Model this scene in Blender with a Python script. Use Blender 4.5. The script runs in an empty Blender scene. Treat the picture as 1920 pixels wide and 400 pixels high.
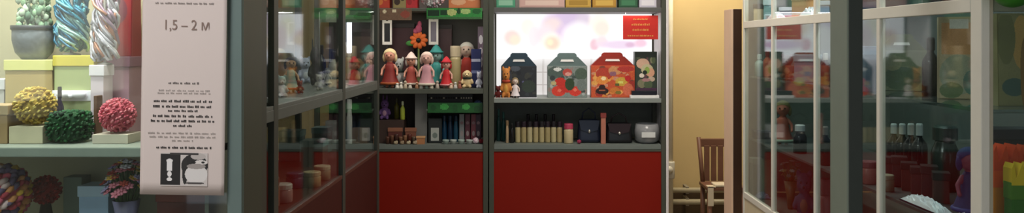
import bpy, bmesh, math, random
from mathutils import Vector, Matrix
random.seed(7)
S = bpy.context.scene
COL = S.collection
F, CX, CY, EYE = 1500.0, 990.0, 82.0, 1.5

def PX(px, Y): return (px - CX) * Y / F            # world X of an image column at depth Y
def PZ(py, Y): return EYE - (py - CY) * Y / F      # world Z of an image row at depth Y

# ------------------------------------------------------------------ materials
def lin(c):
    return c / 12.92 if c <= 0.04045 else ((c + 0.055) / 1.055) ** 2.4
def rgb(h):
    h = h.lstrip('#')
    return tuple(lin(int(h[i:i + 2], 16) / 255) for i in (0, 2, 4))
_M = {}
def mat(hexc, rough=0.55, metal=0.0, var=0.12, scale=25.0, spec=0.4, coat=0.0):
    key = (hexc, rough, metal, var, scale, coat)
    if key in _M: return _M[key]
    m = bpy.data.materials.new('paint_' + hexc.strip('#')); m.use_nodes = True
    nt = m.node_tree; b = nt.nodes['Principled BSDF']
    c = rgb(hexc)
    tc = nt.nodes.new('ShaderNodeTexCoord'); nz = nt.nodes.new('ShaderNodeTexNoise')
    nz.inputs['Scale'].default_value = scale; nz.inputs['Detail'].default_value = 3
    mx = nt.nodes.new('ShaderNodeMix'); mx.data_type = 'RGBA'
    mx.inputs[6].default_value = (*[max(0, v * (1 - var)) for v in c], 1)
    mx.inputs[7].default_value = (*[min(1, v * (1 + var)) for v in c], 1)
    nt.links.new(tc.outputs['Object'], nz.inputs['Vector'])
    nt.links.new(nz.outputs['Fac'], mx.inputs[0])
    nt.links.new(mx.outputs[2], b.inputs['Base Color'])
    b.inputs['Roughness'].default_value = rough; b.inputs['Metallic'].default_value = metal
    b.inputs['Specular IOR Level'].default_value = spec
    b.inputs['Coat Weight'].default_value = coat
    _M[key] = m
    return m
def emit(hexc, strength):
    key = ('E', hexc, strength)
    if key in _M: return _M[key]
    m = bpy.data.materials.new('lamp_' + hexc.strip('#')); m.use_nodes = True
    b = m.node_tree.nodes['Principled BSDF']
    b.inputs['Base Color'].default_value = (*rgb(hexc), 1)
    b.inputs['Emission Color'].default_value = (*rgb(hexc), 1)
    b.inputs['Emission Strength'].default_value = strength
    _M[key] = m
    return m
def print_mat(strength=0.0, rough=0.45):
    key = ('P', strength, rough)
    if key in _M: return _M[key]
    m = bpy.data.materials.new('printed_colour'); m.use_nodes = True
    nt = m.node_tree; b = nt.nodes['Principled BSDF']
    a = nt.nodes.new('ShaderNodeAttribute'); a.attribute_name = 'Col'
    b.inputs['Roughness'].default_value = rough
    if strength <= 0: nt.links.new(a.outputs['Color'], b.inputs['Base Color'])
    else:
        b.inputs['Base Color'].default_value = (.06, .06, .06, 1)
        nt.links.new(a.outputs['Color'], b.inputs['Emission Color'])
        b.inputs['Emission Strength'].default_value = strength
    _M[key] = m
    return m
def glass_mat(tint=(0.90, 0.94, 0.92), f0=0.042, name='showcase_glass'):
    key = ('G', name)
    if key in _M: return _M[key]
    m = bpy.data.materials.new(name); m.use_nodes = True
    nt = m.node_tree; nt.nodes.clear()
    out = nt.nodes.new('ShaderNodeOutputMaterial')
    tr = nt.nodes.new('ShaderNodeBsdfTransparent'); tr.inputs[0].default_value = (*tint, 1)
    gl = nt.nodes.new('ShaderNodeBsdfGlossy'); gl.inputs['Roughness'].default_value = 0.03
    gl.inputs['Color'].default_value = (0.95, 0.97, 1, 1)
    lw = nt.nodes.new('ShaderNodeLayerWeight'); lw.inputs[0].default_value = 0.5
    pw = nt.nodes.new('ShaderNodeMath'); pw.operation = 'POWER'; pw.inputs[1].default_value = 5
    ml = nt.nodes.new('ShaderNodeMath'); ml.operation = 'MULTIPLY_ADD'
    ml.inputs[1].default_value = 1 - f0; ml.inputs[2].default_value = f0
    mx = nt.nodes.new('ShaderNodeMixShader')
    L = nt.links.new
    L(lw.outputs['Facing'], pw.inputs[0]); L(pw.outputs[0], ml.inputs[0]); L(ml.outputs[0], mx.inputs[0])
    L(tr.outputs[0], mx.inputs[1]); L(gl.outputs[0], mx.inputs[2]); L(mx.outputs[0], out.inputs[0])
    _M[key] = m
    return m
GLASS = glass_mat()

# ------------------------------------------------------------------ mesh helpers
def nb(): return bmesh.new()
def box(bm, c, s, bev=0.0):
    r = bmesh.ops.create_cube(bm, size=1.0)
    vs = r['verts']
    for v in vs: v.co = Vector((c[0] + v.co.x * s[0], c[1] + v.co.y * s[1], c[2] + v.co.z * s[2]))
    if bev > 0:
        es = list({e for v in vs for e in v.link_edges})
        bmesh.ops.bevel(bm, geom=es, offset=bev, segments=2, profile=0.6, affect='EDGES')
    return bm
def bx(x0, x1, y0, y1, z0, z1, bev=0.0, bm=None):
    bm = bm or nb()
    return box(bm, ((x0 + x1) / 2, (y0 + y1) / 2, (z0 + z1) / 2), (x1 - x0, y1 - y0, z1 - z0), bev)
def ell(bm, c, r, seg=16, ring=10):
    q = bmesh.ops.create_uvsphere(bm, u_segments=seg, v_segments=ring, radius=1.0)
    for v in q['verts']: v.co = Vector((c[0] + v.co.x * r[0], c[1] + v.co.y * r[1], c[2] + v.co.z * r[2]))
    return bm
def lathe(bm, prof, seg=20, c=(0, 0, 0)):
    rings = []
    for r, z in prof:
        if r < 1e-5:
            rings.append([bm.verts.new((c[0], c[1], c[2] + z))])
        else:
            rings.append([bm.verts.new((c[0] + r * math.cos(2 * math.pi * k / seg), c[1] + r * math.sin(2 * math.pi * k / seg), c[2] + z)) for k in range(seg)])
    for a, b in zip(rings, rings[1:]):
        if len(a) == 1 and len(b) == 1: continue
        for k in range(seg):
            k2 = (k + 1) % seg
            if len(a) == 1: bm.faces.new((a[0], b[k2], b[k]))
            elif len(b) == 1: bm.faces.new((a[k], a[k2], b[0]))
            else: bm.faces.new((a[k], a[k2], b[k2], b[k]))
    if len(rings[0]) > 1: bm.faces.new(list(reversed(rings[0])))
    if len(rings[-1]) > 1: bm.faces.new(rings[-1])
    return bm
def tube(bm, pts, r, seg=8):
    pts = [Vector(p) for p in pts]; rings = []
    for i, p in enumerate(pts):
        d = (pts[min(i + 1, len(pts) - 1)] - pts[max(i - 1, 0)]).normalized()
        u = d.orthogonal().normalized() if i == 0 else (rings_u - d * rings_u.dot(d)).normalized()
        rings_u = u; w = d.cross(u)
        rr = r[i] if isinstance(r, (list, tuple)) else r
        rings.append([bm.verts.new(p + (u * math.cos(2 * math.pi * k / seg) + w * math.sin(2 * math.pi * k / seg)) * rr) for k in range(seg)])
    for a, b in zip(rings, rings[1:]):
        for k in range(seg): bm.faces.new((a[k], a[(k + 1) % seg], b[(k + 1) % seg], b[k]))
    bm.faces.new(list(reversed(rings[0]))); bm.faces.new(rings[-1])
    return bm
def prism(bm, pts, y0, y1):
    """outline pts (x,z) extruded from y0 to y1"""
    a = [bm.verts.new((x, y0, z)) for x, z in pts]; b = [bm.verts.new((x, y1, z)) for x, z in pts]
    bm.faces.new(a); bm.faces.new(list(reversed(b)))
    n = len(pts)
    for k in range(n): bm.faces.new((a[(k + 1) % n], a[k], b[k], b[(k + 1) % n]))
    return bm
def link(name, bm, m, parent=None, smooth=False, remesh=0.0):
    bmesh.ops.recalc_face_normals(bm, faces=bm.faces[:])
    me = bpy.data.meshes.new(name); bm.to_mesh(me); bm.free()
    if smooth:
        for p in me.polygons: p.use_smooth = True
    me.materials.append(m)
    o = bpy.data.objects.new(name, me); COL.objects.link(o)
    if parent: o.parent = parent
    if remesh > 0:
        md = o.modifiers.new('skin', 'REMESH'); md.mode = 'VOXEL'; md.voxel_size = remesh; md.use_smooth_shade = True
    return o
def tag(o, label, cat, group=None):
    o['label'] = label; o['category'] = cat
    if group: o['group'] = group
    return o
def thing(name, label, cat, loc, group=None, rz=0.0):
    o = bpy.data.objects.new(name, None); COL.objects.link(o)
    o.empty_display_size = 0.05; o.location = loc; o.rotation_euler.z = rz
    return tag(o, label, cat, group)
def struct(name, bm, m, smooth=False):
    o = link(name, bm, m, None, smooth); o['kind'] = 'structure'
    return o
def printed(name, w, h, bg, blobs, parent, loc=(0, 0, 0), res=0.004, jit=0.0, strength=0.0, thick=0.0015, soft=0.0, outline=None):
    """flat printed sheet in the XZ plane (front = -Y), artwork as face colours. blobs: (cx,cz,rx,rz,hex[,square]) in 0..1"""
    nx, nz = max(2, int(w / res)), max(2, int(h / res))
    nx, nz = min(nx, 150), min(nz, 150)
    bm = nb(); lay = bm.loops.layers.float_color.new('Col')
    g = [[bm.verts.new((-w / 2 + w * i / nx, 0, h * j / nz)) for i in range(nx + 1)] for j in range(nz + 1)]
    rnd = random.Random(int(w * 1e5) + len(blobs))
    for j in range(nz):
        for i in range(nx):
            u, v = (i + .5) / nx, (j + .5) / nz
            if outline and not outline(u, v): continue
            c = Vector(rgb(bg))
            for b in blobs:
                dx, dz = (u - b[0]) / b[2], (v - b[1]) / b[3]
                if len(b) > 5 and b[5] == 1: d = max(abs(dx), abs(dz))
                else: d = math.hypot(dx, dz)
                if soft > 0: k = min(1, max(0, (1 - d) / soft + .5))
                else: k = 1 if d < 1 else 0
                if k > 0: c = c.lerp(Vector(rgb(b[4])), k)
            if jit > 0: c = c * (1 + rnd.uniform(-jit, jit))
            f = bm.faces.new((g[j][i], g[j][i + 1], g[j + 1][i + 1], g[j + 1][i]))
            for lp in f.loops: lp[lay] = (c[0], c[1], c[2], 1)
    for v in [v for v in bm.verts if not v.link_faces]: bm.verts.remove(v)
    me = bpy.data.meshes.new(name); bm.to_mesh(me); bm.free()
    me.materials.append(print_mat(strength))
    o = bpy.data.objects.new(name, me); COL.objects.link(o); o.location = loc
    if parent: o.parent = parent
    md = o.modifiers.new('thickness', 'SOLIDIFY'); md.thickness = thick; md.offset = 0
    return o

# ------------------------------------------------------------------ object builders (base at z=0, front towards -Y)
def carton(label, loc, w, h, d, col, lid=None, group=None, rz=0, cat='box', name='gift_box', reflection_band=None, art=None):
    t = thing(name, label, cat, loc, group, rz)
    hl = min(.25 * h, .03) if lid else 0
    bd = link('body', bx(-w / 2, w / 2, -d / 2, d / 2, 0, h - hl, .0015), mat(col), t)
    if lid: link('lid', bx(-w / 2 - .003, w / 2 + .003, -d / 2 - .003, d / 2 + .003, h - hl, h, .002), mat(lid), t)
    if reflection_band:
        z0, z1, rc = reflection_band
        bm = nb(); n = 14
        for k in range(n):    # white band round the box, drawn for a reflection in the glass
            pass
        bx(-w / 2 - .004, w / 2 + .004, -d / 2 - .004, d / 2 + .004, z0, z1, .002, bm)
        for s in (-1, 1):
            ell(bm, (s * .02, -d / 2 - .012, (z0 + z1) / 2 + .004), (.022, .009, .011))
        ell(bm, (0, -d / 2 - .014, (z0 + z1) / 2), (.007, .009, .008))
        link('reflection_band', bm, mat(rc, .18, 0, .05), bd, True)
    if art: printed('printed_front', w * .94, (h - hl) * .94, col, art, bd, (0, -d / 2 - .001, (h - hl) * .03), res=max(.002, w / 60))
    return t
def bottle(label, loc, r, h, col, cap, group=None, cat='bottle', name='bottle', neck=.4, rough=.2):
    t = thing(name, label, cat, loc, group)
    hb = h * .78
    link('body', lathe(nb(), [(r * .9, 0), (r, .01 * h), (r, hb * .72), (r * .92, hb * .8), (r * neck, hb * .95), (r * neck, hb)]), mat(col, rough), t, True)
    link('cap', lathe(nb(), [(r * neck * 1.25, hb), (r * neck * 1.25, h * .97), (r * neck * 1.0, h)]), mat(cap, .35), t, False)
    return t
def jar(label, loc, r, h, col, cap, group=None, cat='jar', name='jar'):
    t = thing(name, label, cat, loc, group)
    link('body', lathe(nb(), [(r * .93, 0), (r, .05 * h), (r, h * .66), (r * .88, h * .74)]), mat(col, .25), t, True)
    link('lid', lathe(nb(), [(r * .97, h * .74), (r * .97, h * .96), (r * .9, h)]), mat(cap, .4), t, False)
    return t
def tub(label, loc, r, h, col, group=None, cat='cup', name='cup', flare=1.25):
    t = lathe(nb(), [(r / flare, 0), (r * .98, h * .9), (r, h), (r * .93, h), (r / flare * .9, h * .12), (0, h * .1)])
    o = link(name, t, mat(col, .25), None, True); o.location = loc
    return tag(o, label, cat, group)
def doll(label, loc, h, skin, hair, dress, trim=None, group=None, cat='doll', name='doll', rz=0, hat=None):
    t = thing(name, label, cat, loc, group, rz)
    bm = nb(); R = h * .15
    zc = h - R * 1.12
    ell(bm, (0, 0, zc), (R, R * .95, R * 1.1), 18, 12)
    ell(bm, (0, -R * .95, zc - R * .15), (R * .16, R * .2, R * .15), 8, 6)
    tube(bm, [(0, 0, h * .4), (0, 0, zc)], [h * .085, h * .05], 10)
    ell(bm, (0, 0, h * .5), (h * .12, h * .085, h * .17), 14, 10)
    for s in (-1, 1):
        tube(bm, [(s * h * .09, 0, h * .6), (s * h * .19, -h * .03, h * .47), (s * h * .2, -h * .09, h * .36)], [h * .042, h * .036, h * .03], 8)
        ell(bm, (s * h * .2, -h * .1, h * .345), (h * .036, h * .036, h * .04), 8, 6)
        tube(bm, [(s * h * .06, 0, h * .4), (s * h * .07, 0, h * .05)], [h * .055, h * .04], 8)
        ell(bm, (s * h * .07, -h * .03, h * .027), (h * .045, h * .075, h * .027), 8, 6)
    link('body', bm, mat(skin, .5), t, True, remesh=h / 55)
    bm = nb()
    n = 22
    ell(bm, (0, R * .12, zc + R * .22), (R * 1.1, R * 1.02, R * 1.02), 18, 12)
    bmesh.ops.bisect_plane(bm, geom=bm.verts[:] + bm.edges[:] + bm.faces[:], plane_co=(0, -R * .35, zc + R * .1), plane_no=(0, -.75, -.6), clear_outer=True)
    for s in (-1, 1): ell(bm, (s * R * .95, R * .1, zc - R * .35), (R * .32, R * .4, R * .75), 10, 8)
    hr = link('hair', bm, mat(hair, .7), t, True)
    bm = lathe(nb(), [(h * .24, h * .1), (h * .225, h * .13), (h * .17, h * .28), (h * .125, h * .46), (h * .125, h * .58), (h * .07, h * .66)], 22)
    for v in bm.verts:
        a = math.atan2(v.co.y, v.co.x); k = max(0, 1 - (v.co.z / h - .1) / .35)
        f = 1 + .08 * k * math.sin(9 * a); v.co.x *= f; v.co.y *= f * .92
    dr = link('dress', bm, mat(dress, .6), t, True)
    if trim:
        link('trim', lathe(nb(), [(h * .235, h * .09), (h * .25, h * .115), (h * .235, h * .15), (h * .2, h * .15)], 22), mat(trim, .6), dr, True)
    if hat:
        link('hat', lathe(nb(), [(R * 1.25, zc + R * .45), (R * 1.3, zc + R * .62), (R * 1.0, zc + R * .8), (R * .55, zc + R * 1.5), (R * .1, zc + R * 1.9), (0, zc + R * 1.92)], 18), mat(hat, .7), t, True)
    bm = nb()
    for s in (-1, 1): ell(bm, (s * R * .36, -R * .9, zc + R * .08), (R * .1, R * .08, R * .14), 8, 6)
    link('eyes', bm, mat('#1c1410', .2), t, True)
    return t
def plush(label, loc, h, col, ear='round', belly=None, group=None, cat='plush toy', name='plush_toy', rz=0, scarf=None, wide=1.0):
    t = thing(name, label, cat, loc, group, rz)
    bm = nb(); w = h * wide
    ell(bm, (0, 0, h * .3), (w * .25, w * .21, h * .3), 18, 12)
    ell(bm, (0, -w * .03, h * .72), (w * .23, w * .2, h * .22), 18, 12)
    ell(bm, (0, -w * .2, h * .66), (w * .1, w * .09, h * .075), 10, 8)
    for s in (-1, 1):
        if ear == 'round': ell(bm, (s * w * .18, 0, h * .91), (w * .08, w * .045, h * .085), 10, 8)
        elif ear == 'long': ell(bm, (s * w * .11, 0, h * .98), (w * .05, w * .035, h * .2), 10, 8)
        else: ell(bm, (s * w * .21, 0, h * .68), (w * .06, w * .06, h * .15), 10, 8)
        tube(bm, [(s * w * .2, 0, h * .46), (s * w * .29, -w * .1, h * .3)], [w * .08, w * .075], 10)
        ell(bm, (s * w * .29, -w * .1, h * .29), (w * .08, w * .08, h * .08), 10, 8)
        tube(bm, [(s * w * .14, -w * .05, h * .1), (s * w * .17, -w * .26, h * .085)], [w * .09, w * .085], 10)
        ell(bm, (s * w * .17, -w * .27, h * .095), (w * .09, w * .07, h * .095), 10, 8)
    bmesh.ops.translate(bm, verts=bm.verts, vec=(0, 0, 0))
    link('body', bm, mat(col, .9, var=.25, scale=60), t, True, remesh=h / 50)
    bm = nb()
    for s in (-1, 1): ell(bm, (s * w * .09, -w * .215, h * .76), (w * .025, w * .02, h * .028), 8, 6)
    ell(bm, (0, -w * .285, h * .675), (w * .04, w * .025, h * .028), 8, 6)
    link('eyes_and_nose', bm, mat('#15100e', .2), t, True)
    if belly: link('belly_patch', ell(nb(), (0, -w * .06, h * .3), (w * .17, w * .17, h * .2)), mat(belly, .9), t, True)
    if scarf: link('scarf', lathe(nb(), [(w * .2, h * .48), (w * .25, h * .5), (w * .24, h * .56), (w * .18, h * .57)]), mat(scarf, .8), t, True)
    return t
def pompom(label, loc, r, cols, cat='pompom', name='pompom', group=None, n=140, spike=.28, squash=1.0, cube=False, base=0.0):
    """ball of paper petals: one mesh per colour, petals rooted on a core"""
    t = thing(name, label, cat, loc, group)
    rnd = random.Random(int(r * 1e5) + len(label))
    cen = Vector((0, 0, r * squash + base))
    core = ell(nb(), cen, (r * .8, r * .8, r * .8 * squash), 16, 12)
    if cube:
        for v in core.verts:
            d = v.co - cen; m = max(abs(d.x), abs(d.y), abs(d.z)) or 1
            v.co = cen + d.lerp(d * (r * .82 / m), .6)
    link('core', core, mat(cols[0], .8), t, True)
    bms = [nb() for _ in cols]
    for i in range(n):
        zz = 1 - 2 * (i + .5) / n; a = i * 2.39996; rr = math.sqrt(1 - zz * zz)
        d = Vector((rr * math.cos(a), rr * math.sin(a), zz)) + Vector((rnd.uniform(-.1, .1), rnd.uniform(-.1, .1), rnd.uniform(-.1, .1)))
        d.normalize()
        k = 1.0
        if cube: k = min(1.25, .55 / max(abs(d.x), abs(d.y), abs(d.z)) + .45)
        u = d.orthogonal().normalized(); w = d.cross(u)
        b = bms[rnd.randrange(len(cols))]
        s = r * spike * rnd.uniform(.8, 1.2)
        p = cen + Vector((d.x, d.y, d.z * squash)) * (r * k - s * .5)
        e = bmesh.ops.create_icosphere(b, subdivisions=1, radius=1)
        for v in e['verts']:
            q = v.co.copy()
            v.co = p + u * q.x * s * .55 + w * q.y * s * .3 + d * q.z * s * .6
    zmin = min(v.co.z for b in bms for v in b.verts)
    for c, b in zip(cols, bms):
        for v in b.verts: v.co.z = max(v.co.z, 0.0005)
        link('petals', b, mat(c, .7, var=.3, scale=80), t, True)
    return t
def gift_bag(label, loc, w, h, d, col, art=None, group=None, rz=0, handle='#3a3028', cat='gift bag', name='gift_bag', wear=0.0):
    t = thing(name, label, cat, loc, group, rz)
    bm = nb()
    o = .004
    f = [(-w / 2, -d / 2, 0), (w / 2, -d / 2, 0), (w / 2, d / 2, 0), (-w / 2, d / 2, 0)]
    tp = [(-w / 2 * 1.01, -d / 2 * .8, h), (w / 2 * 1.01, -d / 2 * .8, h), (w / 2 * 1.01, d / 2 * .8, h), (-w / 2 * 1.01, d / 2 * .8, h)]
    mid = [(-w / 2, -d / 2, h * .5), (w / 2, -d / 2, h * .5), (w / 2 * .97, d / 2, h * .5), (-w / 2 * .97, d / 2, h * .5)]
    sm = [(w / 2 * .82, 0, h * .6), (-w / 2 * .82, 0, h * .6)]
    vb = [bm.verts.new(p) for p in f]; vt = [bm.verts.new(p) for p in tp]
    for k in range(4): bm.faces.new((vb[k], vb[(k + 1) % 4], vt[(k + 1) % 4], vt[k]))
    bm.faces.new(list(reversed(vb)))
    inn = [bm.verts.new((x * .985, y * .9, z)) for x, y, z in tp]; inb = [bm.verts.new((x * .97, y * .9, .006)) for x, y, z in f]
    for k in range(4):
        bm.faces.new((vt[k], vt[(k + 1) % 4], inn[(k + 1) % 4], inn[k]))
        bm.faces.new((inn[k], inn[(k + 1) % 4], inb[(k + 1) % 4], inb[k]))
    bm.faces.new(inb)
    bd = link('body', bm, mat(col, .45), t)
    for s in ((-1, 1) if handle else ()):
        link('handle', tube(nb(), [(-w * .2, s * d * .38, h * .95), (-w * .19, s * d * .4, h * 1.1), (-w * .1, s * d * .4, h * 1.2), (w * .1, s * d * .4, h * 1.2), (w * .19, s * d * .4, h * 1.1), (w * .2, s * d * .38, h * .95)], .0025, 6), mat(handle, .7), t, True)
    if art:
        p = printed('printed_front', w * .97, h * .97, col, art, bd, (0, -d / 2 - .002, h * .01), res=w / 60, jit=.1)
        p.rotation_euler.x = -math.atan(d * .1 / h)
    return t
def mottle(cols, n, seed, r=.06):
    q = random.Random(seed)
    return [(q.uniform(.04, .96), q.uniform(.04, .96), q.uniform(.4, 1) * r, q.uniform(.4, 1) * r, q.choice(cols)) for _ in range(n)]
def gable_carton(label, loc, w, h, d, col, art, top_col=None, group=None, rz=0, jit=.15):
    t = thing('gable_box', label, 'gift box', loc, group, rz)
    hb = h * .72
    bd = link('body', bx(-w / 2, w / 2, -d / 2, d / 2, 0, hb, .0015), mat(col, .4), t)
    tc = mat(top_col or col, .4)
    rf = link('gable_roof', prism(nb(), [(-w / 2, hb), (w / 2, hb), (w * .27, h * .93), (-w * .27, h * .93)], -d * .28, d * .28), tc, t)
    bm = prism(nb(), [(-w * .26, h * .9), (w * .26, h * .9), (w * .24, h * .985), (w * .19, h * 1.02), (-w * .19, h * 1.02), (-w * .24, h * .985)], -.006, .006)
    link('handle', bm, tc, t)
    printed('printed_front', w * .985, hb * .985, col, art, bd, (0, -d / 2 - .0012, hb * .008), res=w / 70, jit=jit)
    # carry slot on the gable face, light through the hole put into pale colour
    link('carry_slot', prism(nb(), [(-w * .17, h * .82), (w * .17, h * .82), (w * .15, h * .87), (-w * .15, h * .87)], -d * .28 - .003, -d * .28), mat('#e9e4df', .5), rf)
    return t
def handbag(label, loc, w, h, d, col, trim, group=None, rz=0):
    t = thing('handbag', label, 'handbag', loc, group, rz)
    bm = bx(-w / 2, w / 2, -d / 2, d / 2, 0, h * .68, min(d, h) * .22)
    for v in bm.verts:
        k = v.co.z / (h * .68); v.co.y *= 1.1 - .5 * k; v.co.x *= 1.0 - .12 * k
    link('body', bm, mat(col, .35), t, True)
    link('flap', prism(nb(), [(-w * .44, h * .66), (w * .44, h * .66), (w * .36, h * .38), (0, h * .3), (-w * .36, h * .38)], -d * .5, -d * .38), mat(trim, .35), t)
    link('clasp', ell(nb(), (0, -d * .52, h * .34), (w * .05, .004, h * .05)), mat('#c9c4b8', .25, .8), t, True)
    link('handle', tube(nb(), [(-w * .3, 0, h * .62), (-w * .26, 0, h * .86), (0, 0, h), (w * .26, 0, h * .86), (w * .3, 0, h * .62)], .005, 8), mat(trim, .4), t, True)
    return t
def foil_pack(label, loc, w, d, h, col, rz=0, group=None, cat='foil pack', dark=None):
    rnd = random.Random(int(w * 1e4) + 3)
    bm = nb(); n = 16
    g = [[bm.verts.new((w * (i / n - .5), d * (j / n - .5), abs(h * (math.sin(math.pi * i / n) * math.sin(math.pi * j / n))) ** .5 * h ** .5 * (.55 + .45 * rnd.random()) + .005)) for i in range(n + 1)] for j in range(n + 1)]
    for j in range(n):
        for i in range(n): bm.faces.new((g[j][i], g[j][i + 1], g[j + 1][i + 1], g[j + 1][i]))
    bo = [g[0][0], g[0][n], g[n][n], g[n][0]]
    t = thing('foil_package', label, cat, loc, group, rz)
    o = link('wrapper', bm, mat(col, .22, 0, .05), t)
    md = o.modifiers.new('thickness', 'SOLIDIFY'); md.thickness = .0015; md.offset = 0
    link('tray', bx(-w * .52, w * .52, -d * .52, d * .52, 0, .004), mat(dark or '#1a2030', .4), t)
    return t
def bouquet(label, loc, h, r, cols, n=34, leaf='#3f5c2a', group=None, wrap='#7a6a86'):
    t = thing('flower_bouquet', label, 'bouquet', loc, group)
    rnd = random.Random(len(label) * 7)
    link('wrap', lathe(nb(), [(r * .25, 0), (r * .35, h * .25), (r * .62, h * .55), (r * .58, h * .55), (r * .3, h * .25), (0, h * .1)], 18), mat(wrap, .4), t, True)
    bl = nb()
    for i in range(n):
        zz = rnd.uniform(-.2, 1); a = i * 2.4; rr = math.sqrt(max(0, 1 - zz * zz)) * rnd.uniform(.75, 1)
        p = Vector((rr * math.cos(a) * r, rr * math.sin(a) * r, h * .68 + zz * h * .3))
        tube(bl, [(0, 0, h * .3), p * .6 + Vector((0, 0, h * .2)), p], .0018, 5)
        s = r * rnd.uniform(.2, .3)
        b = nb()
        ax = (p - Vector((0, 0, h * .45))).normalized(); u = ax.orthogonal().normalized(); w = ax.cross(u)
        for k in range(6):
            an = k * math.pi / 3
            dd = u * math.cos(an) + w * math.sin(an)
            e = bmesh.ops.create_icosphere(b, subdivisions=1, radius=1)
            for v in e['verts']:
                q = v.co.copy()
                v.co = p + dd * (s * .55 + q.x * s * .5) + ax.cross(dd) * q.y * s * .33 + ax * (q.z * s * .18 + .1 * s * q.x)
        ell(b, p + ax * s * .12, (s * .25,) * 3, 8, 6)
        link('flower', b, mat(rnd.choice(cols), .6), t, True)
    link('stems', bl, mat(leaf, .6), t, True)
    return t
def text_mesh(txt, size, m, parent, loc, name='lettering', space=1.0, sx=1.0):
    cu = bpy.data.curves.new('txt', 'FONT'); cu.body = txt; cu.size = size; cu.align_x = 'CENTER'; cu.extrude = .0002
    cu.space_character = space
    o = bpy.data.objects.new('txt', cu); COL.objects.link(o)
    dg = bpy.context.evaluated_depsgraph_get(); dg.update()
    me = bpy.data.meshes.new_from_object(o.evaluated_get(dg))
    bpy.data.objects.remove(o)
    n = bpy.data.objects.new(name, me); COL.objects.link(n); me.materials.clear(); me.materials.append(m)
    n.rotation_euler.x = math.pi / 2; n.location = loc; n.scale = (sx, 1, 1); n.parent = parent
    return n
def print_rows(rows, m, parent, name='printed_line', y=-.0012):
    """unreadable small print: word-long dashes. rows: (zc, height, half width, heavy, xc)"""
    rnd = random.Random(len(rows))
    for zc, hh, hw, xc in rows:
        bm = nb()
        x = -hw
        while x < hw:
            L = min(rnd.uniform(.006, .018), hw - x)
            if L > .002:
                n = max(1, int(L / .0032))
                for k in range(n):
                    a = x + L * k / n; b2 = a + L / n * .72
                    hz = hh * rnd.choice((.7, .8, 1.0))
                    bx(xc + a, xc + b2, y - .0002, y + .0002, zc - hh / 2, zc - hh / 2 + hz, 0, bm)
            x += L + rnd.uniform(.003, .005)
        link(name, bm, m, parent)

# =================================================================== THE SETTING
struct('floor', bx(-3.2, 3.2, -3.5, 6.5, -.06, 0), mat('#7d7468', .35, scale=3))
struct('ceiling', bx(-3.2, 3.2, -3.5, 6.5, 3.0, 3.06), mat('#b9b6ae', .8, scale=3))
struct('wall_back', bx(-3.2, 3.2, 6.3, 6.42, 0, 3.0), mat('#d6bb84', .7, var=.06, scale=4))
struct('wall_left', bx(-3.3, -3.2, -3.5, 6.42, 0, 3.0), mat('#a8a193', .7, scale=4))
struct('wall_right', bx(3.2, 3.3, -3.5, 6.42, 0, 3.0), mat('#a8a193', .7, scale=4))
wb = nb()
y0, y1, z0, z1 = -2.3, -.3, 1.14, 2.6
for (a, b2, c, d2) in ((y0 - .06, y0, z0 - .06, z1 + .06), (y1, y1 + .06, z0 - .06, z1 + .06), (y0, y1, z0 - .06, z0), (y0, y1, z1, z1 + .06), (-1.33, -1.28, z0, z1), (y0, y1, 2.0, 2.04)):
    bx(-3.2, -3.15, a, b2, c, d2, 0, wb)
wo = struct('window_1', wb, mat('#d9d8d2', .5))
link('window_pane', bx(-3.199, -3.19, y0, y1, z0, z1), emit('#fbf6e4', 1.05), wo)
link('window_sill', bx(-3.2, -3.02, y0 - .1, y1 + .1, z0 - .1, z0 - .06, .004), mat('#e4e2dc', .4), wo)
struct('baseboard_back', bx(-3.2, 3.2, 6.275, 6.3, 0, .33, .004), mat('#4a3822', .5))

GREY = mat('#6d7a76', .45, .15, .06); GREYD = mat('#4f5348', .5, .1, .06); OLIVE = mat('#5d6256', .5, .1, .06)
WHITEF = mat('#d8d3c6', .45, 0, .05); DARKF = mat('#4d4f45', .5, .1, .08); UNITG = mat('#737a75', .5, .1, .06)

# ---- front posts of the shop entrance (aluminium sections, light and shade put into the face colours)
def door_post(name, label, x0, x1, y0, y1, front, inner, side):
    t = thing(name, label, 'post', ((x0 + x1) / 2, (y0 + y1) / 2, 0))
    w, d = x1 - x0, y1 - y0
    e = .005
    link('profile', bx(-w / 2 + (0 if side > 0 else e), w / 2 - (e if side > 0 else 0), -d / 2, -d / 2 + .04, 0, 2.99, .002), front, t)
    xi = w / 2 - .0048 if side > 0 else -w / 2
    link('jamb_light_tone', bx(xi, xi + .0048, -d / 2 + .001, d / 2, 0, 2.99), inner, t)
    link('rear_profile', bx(-w / 2 + (0 if side > 0 else .006), w / 2 - (.006 if side > 0 else 0), -d / 2 + .04, d / 2, 0, 2.99), inner, t)
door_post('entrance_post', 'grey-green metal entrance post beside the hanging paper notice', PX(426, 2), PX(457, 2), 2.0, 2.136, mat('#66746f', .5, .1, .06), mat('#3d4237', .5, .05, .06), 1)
door_post('entrance_post', 'olive-grey metal entrance post in front of the white-framed showcase', PX(1588, 2), PX(1618, 2), 2.0, 2.11, mat('#353a35', .6, 0, .06), mat('#7f8779', .5, 0, .06), -1)  # inner face paler, front darker: side light put into both colours

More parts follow.
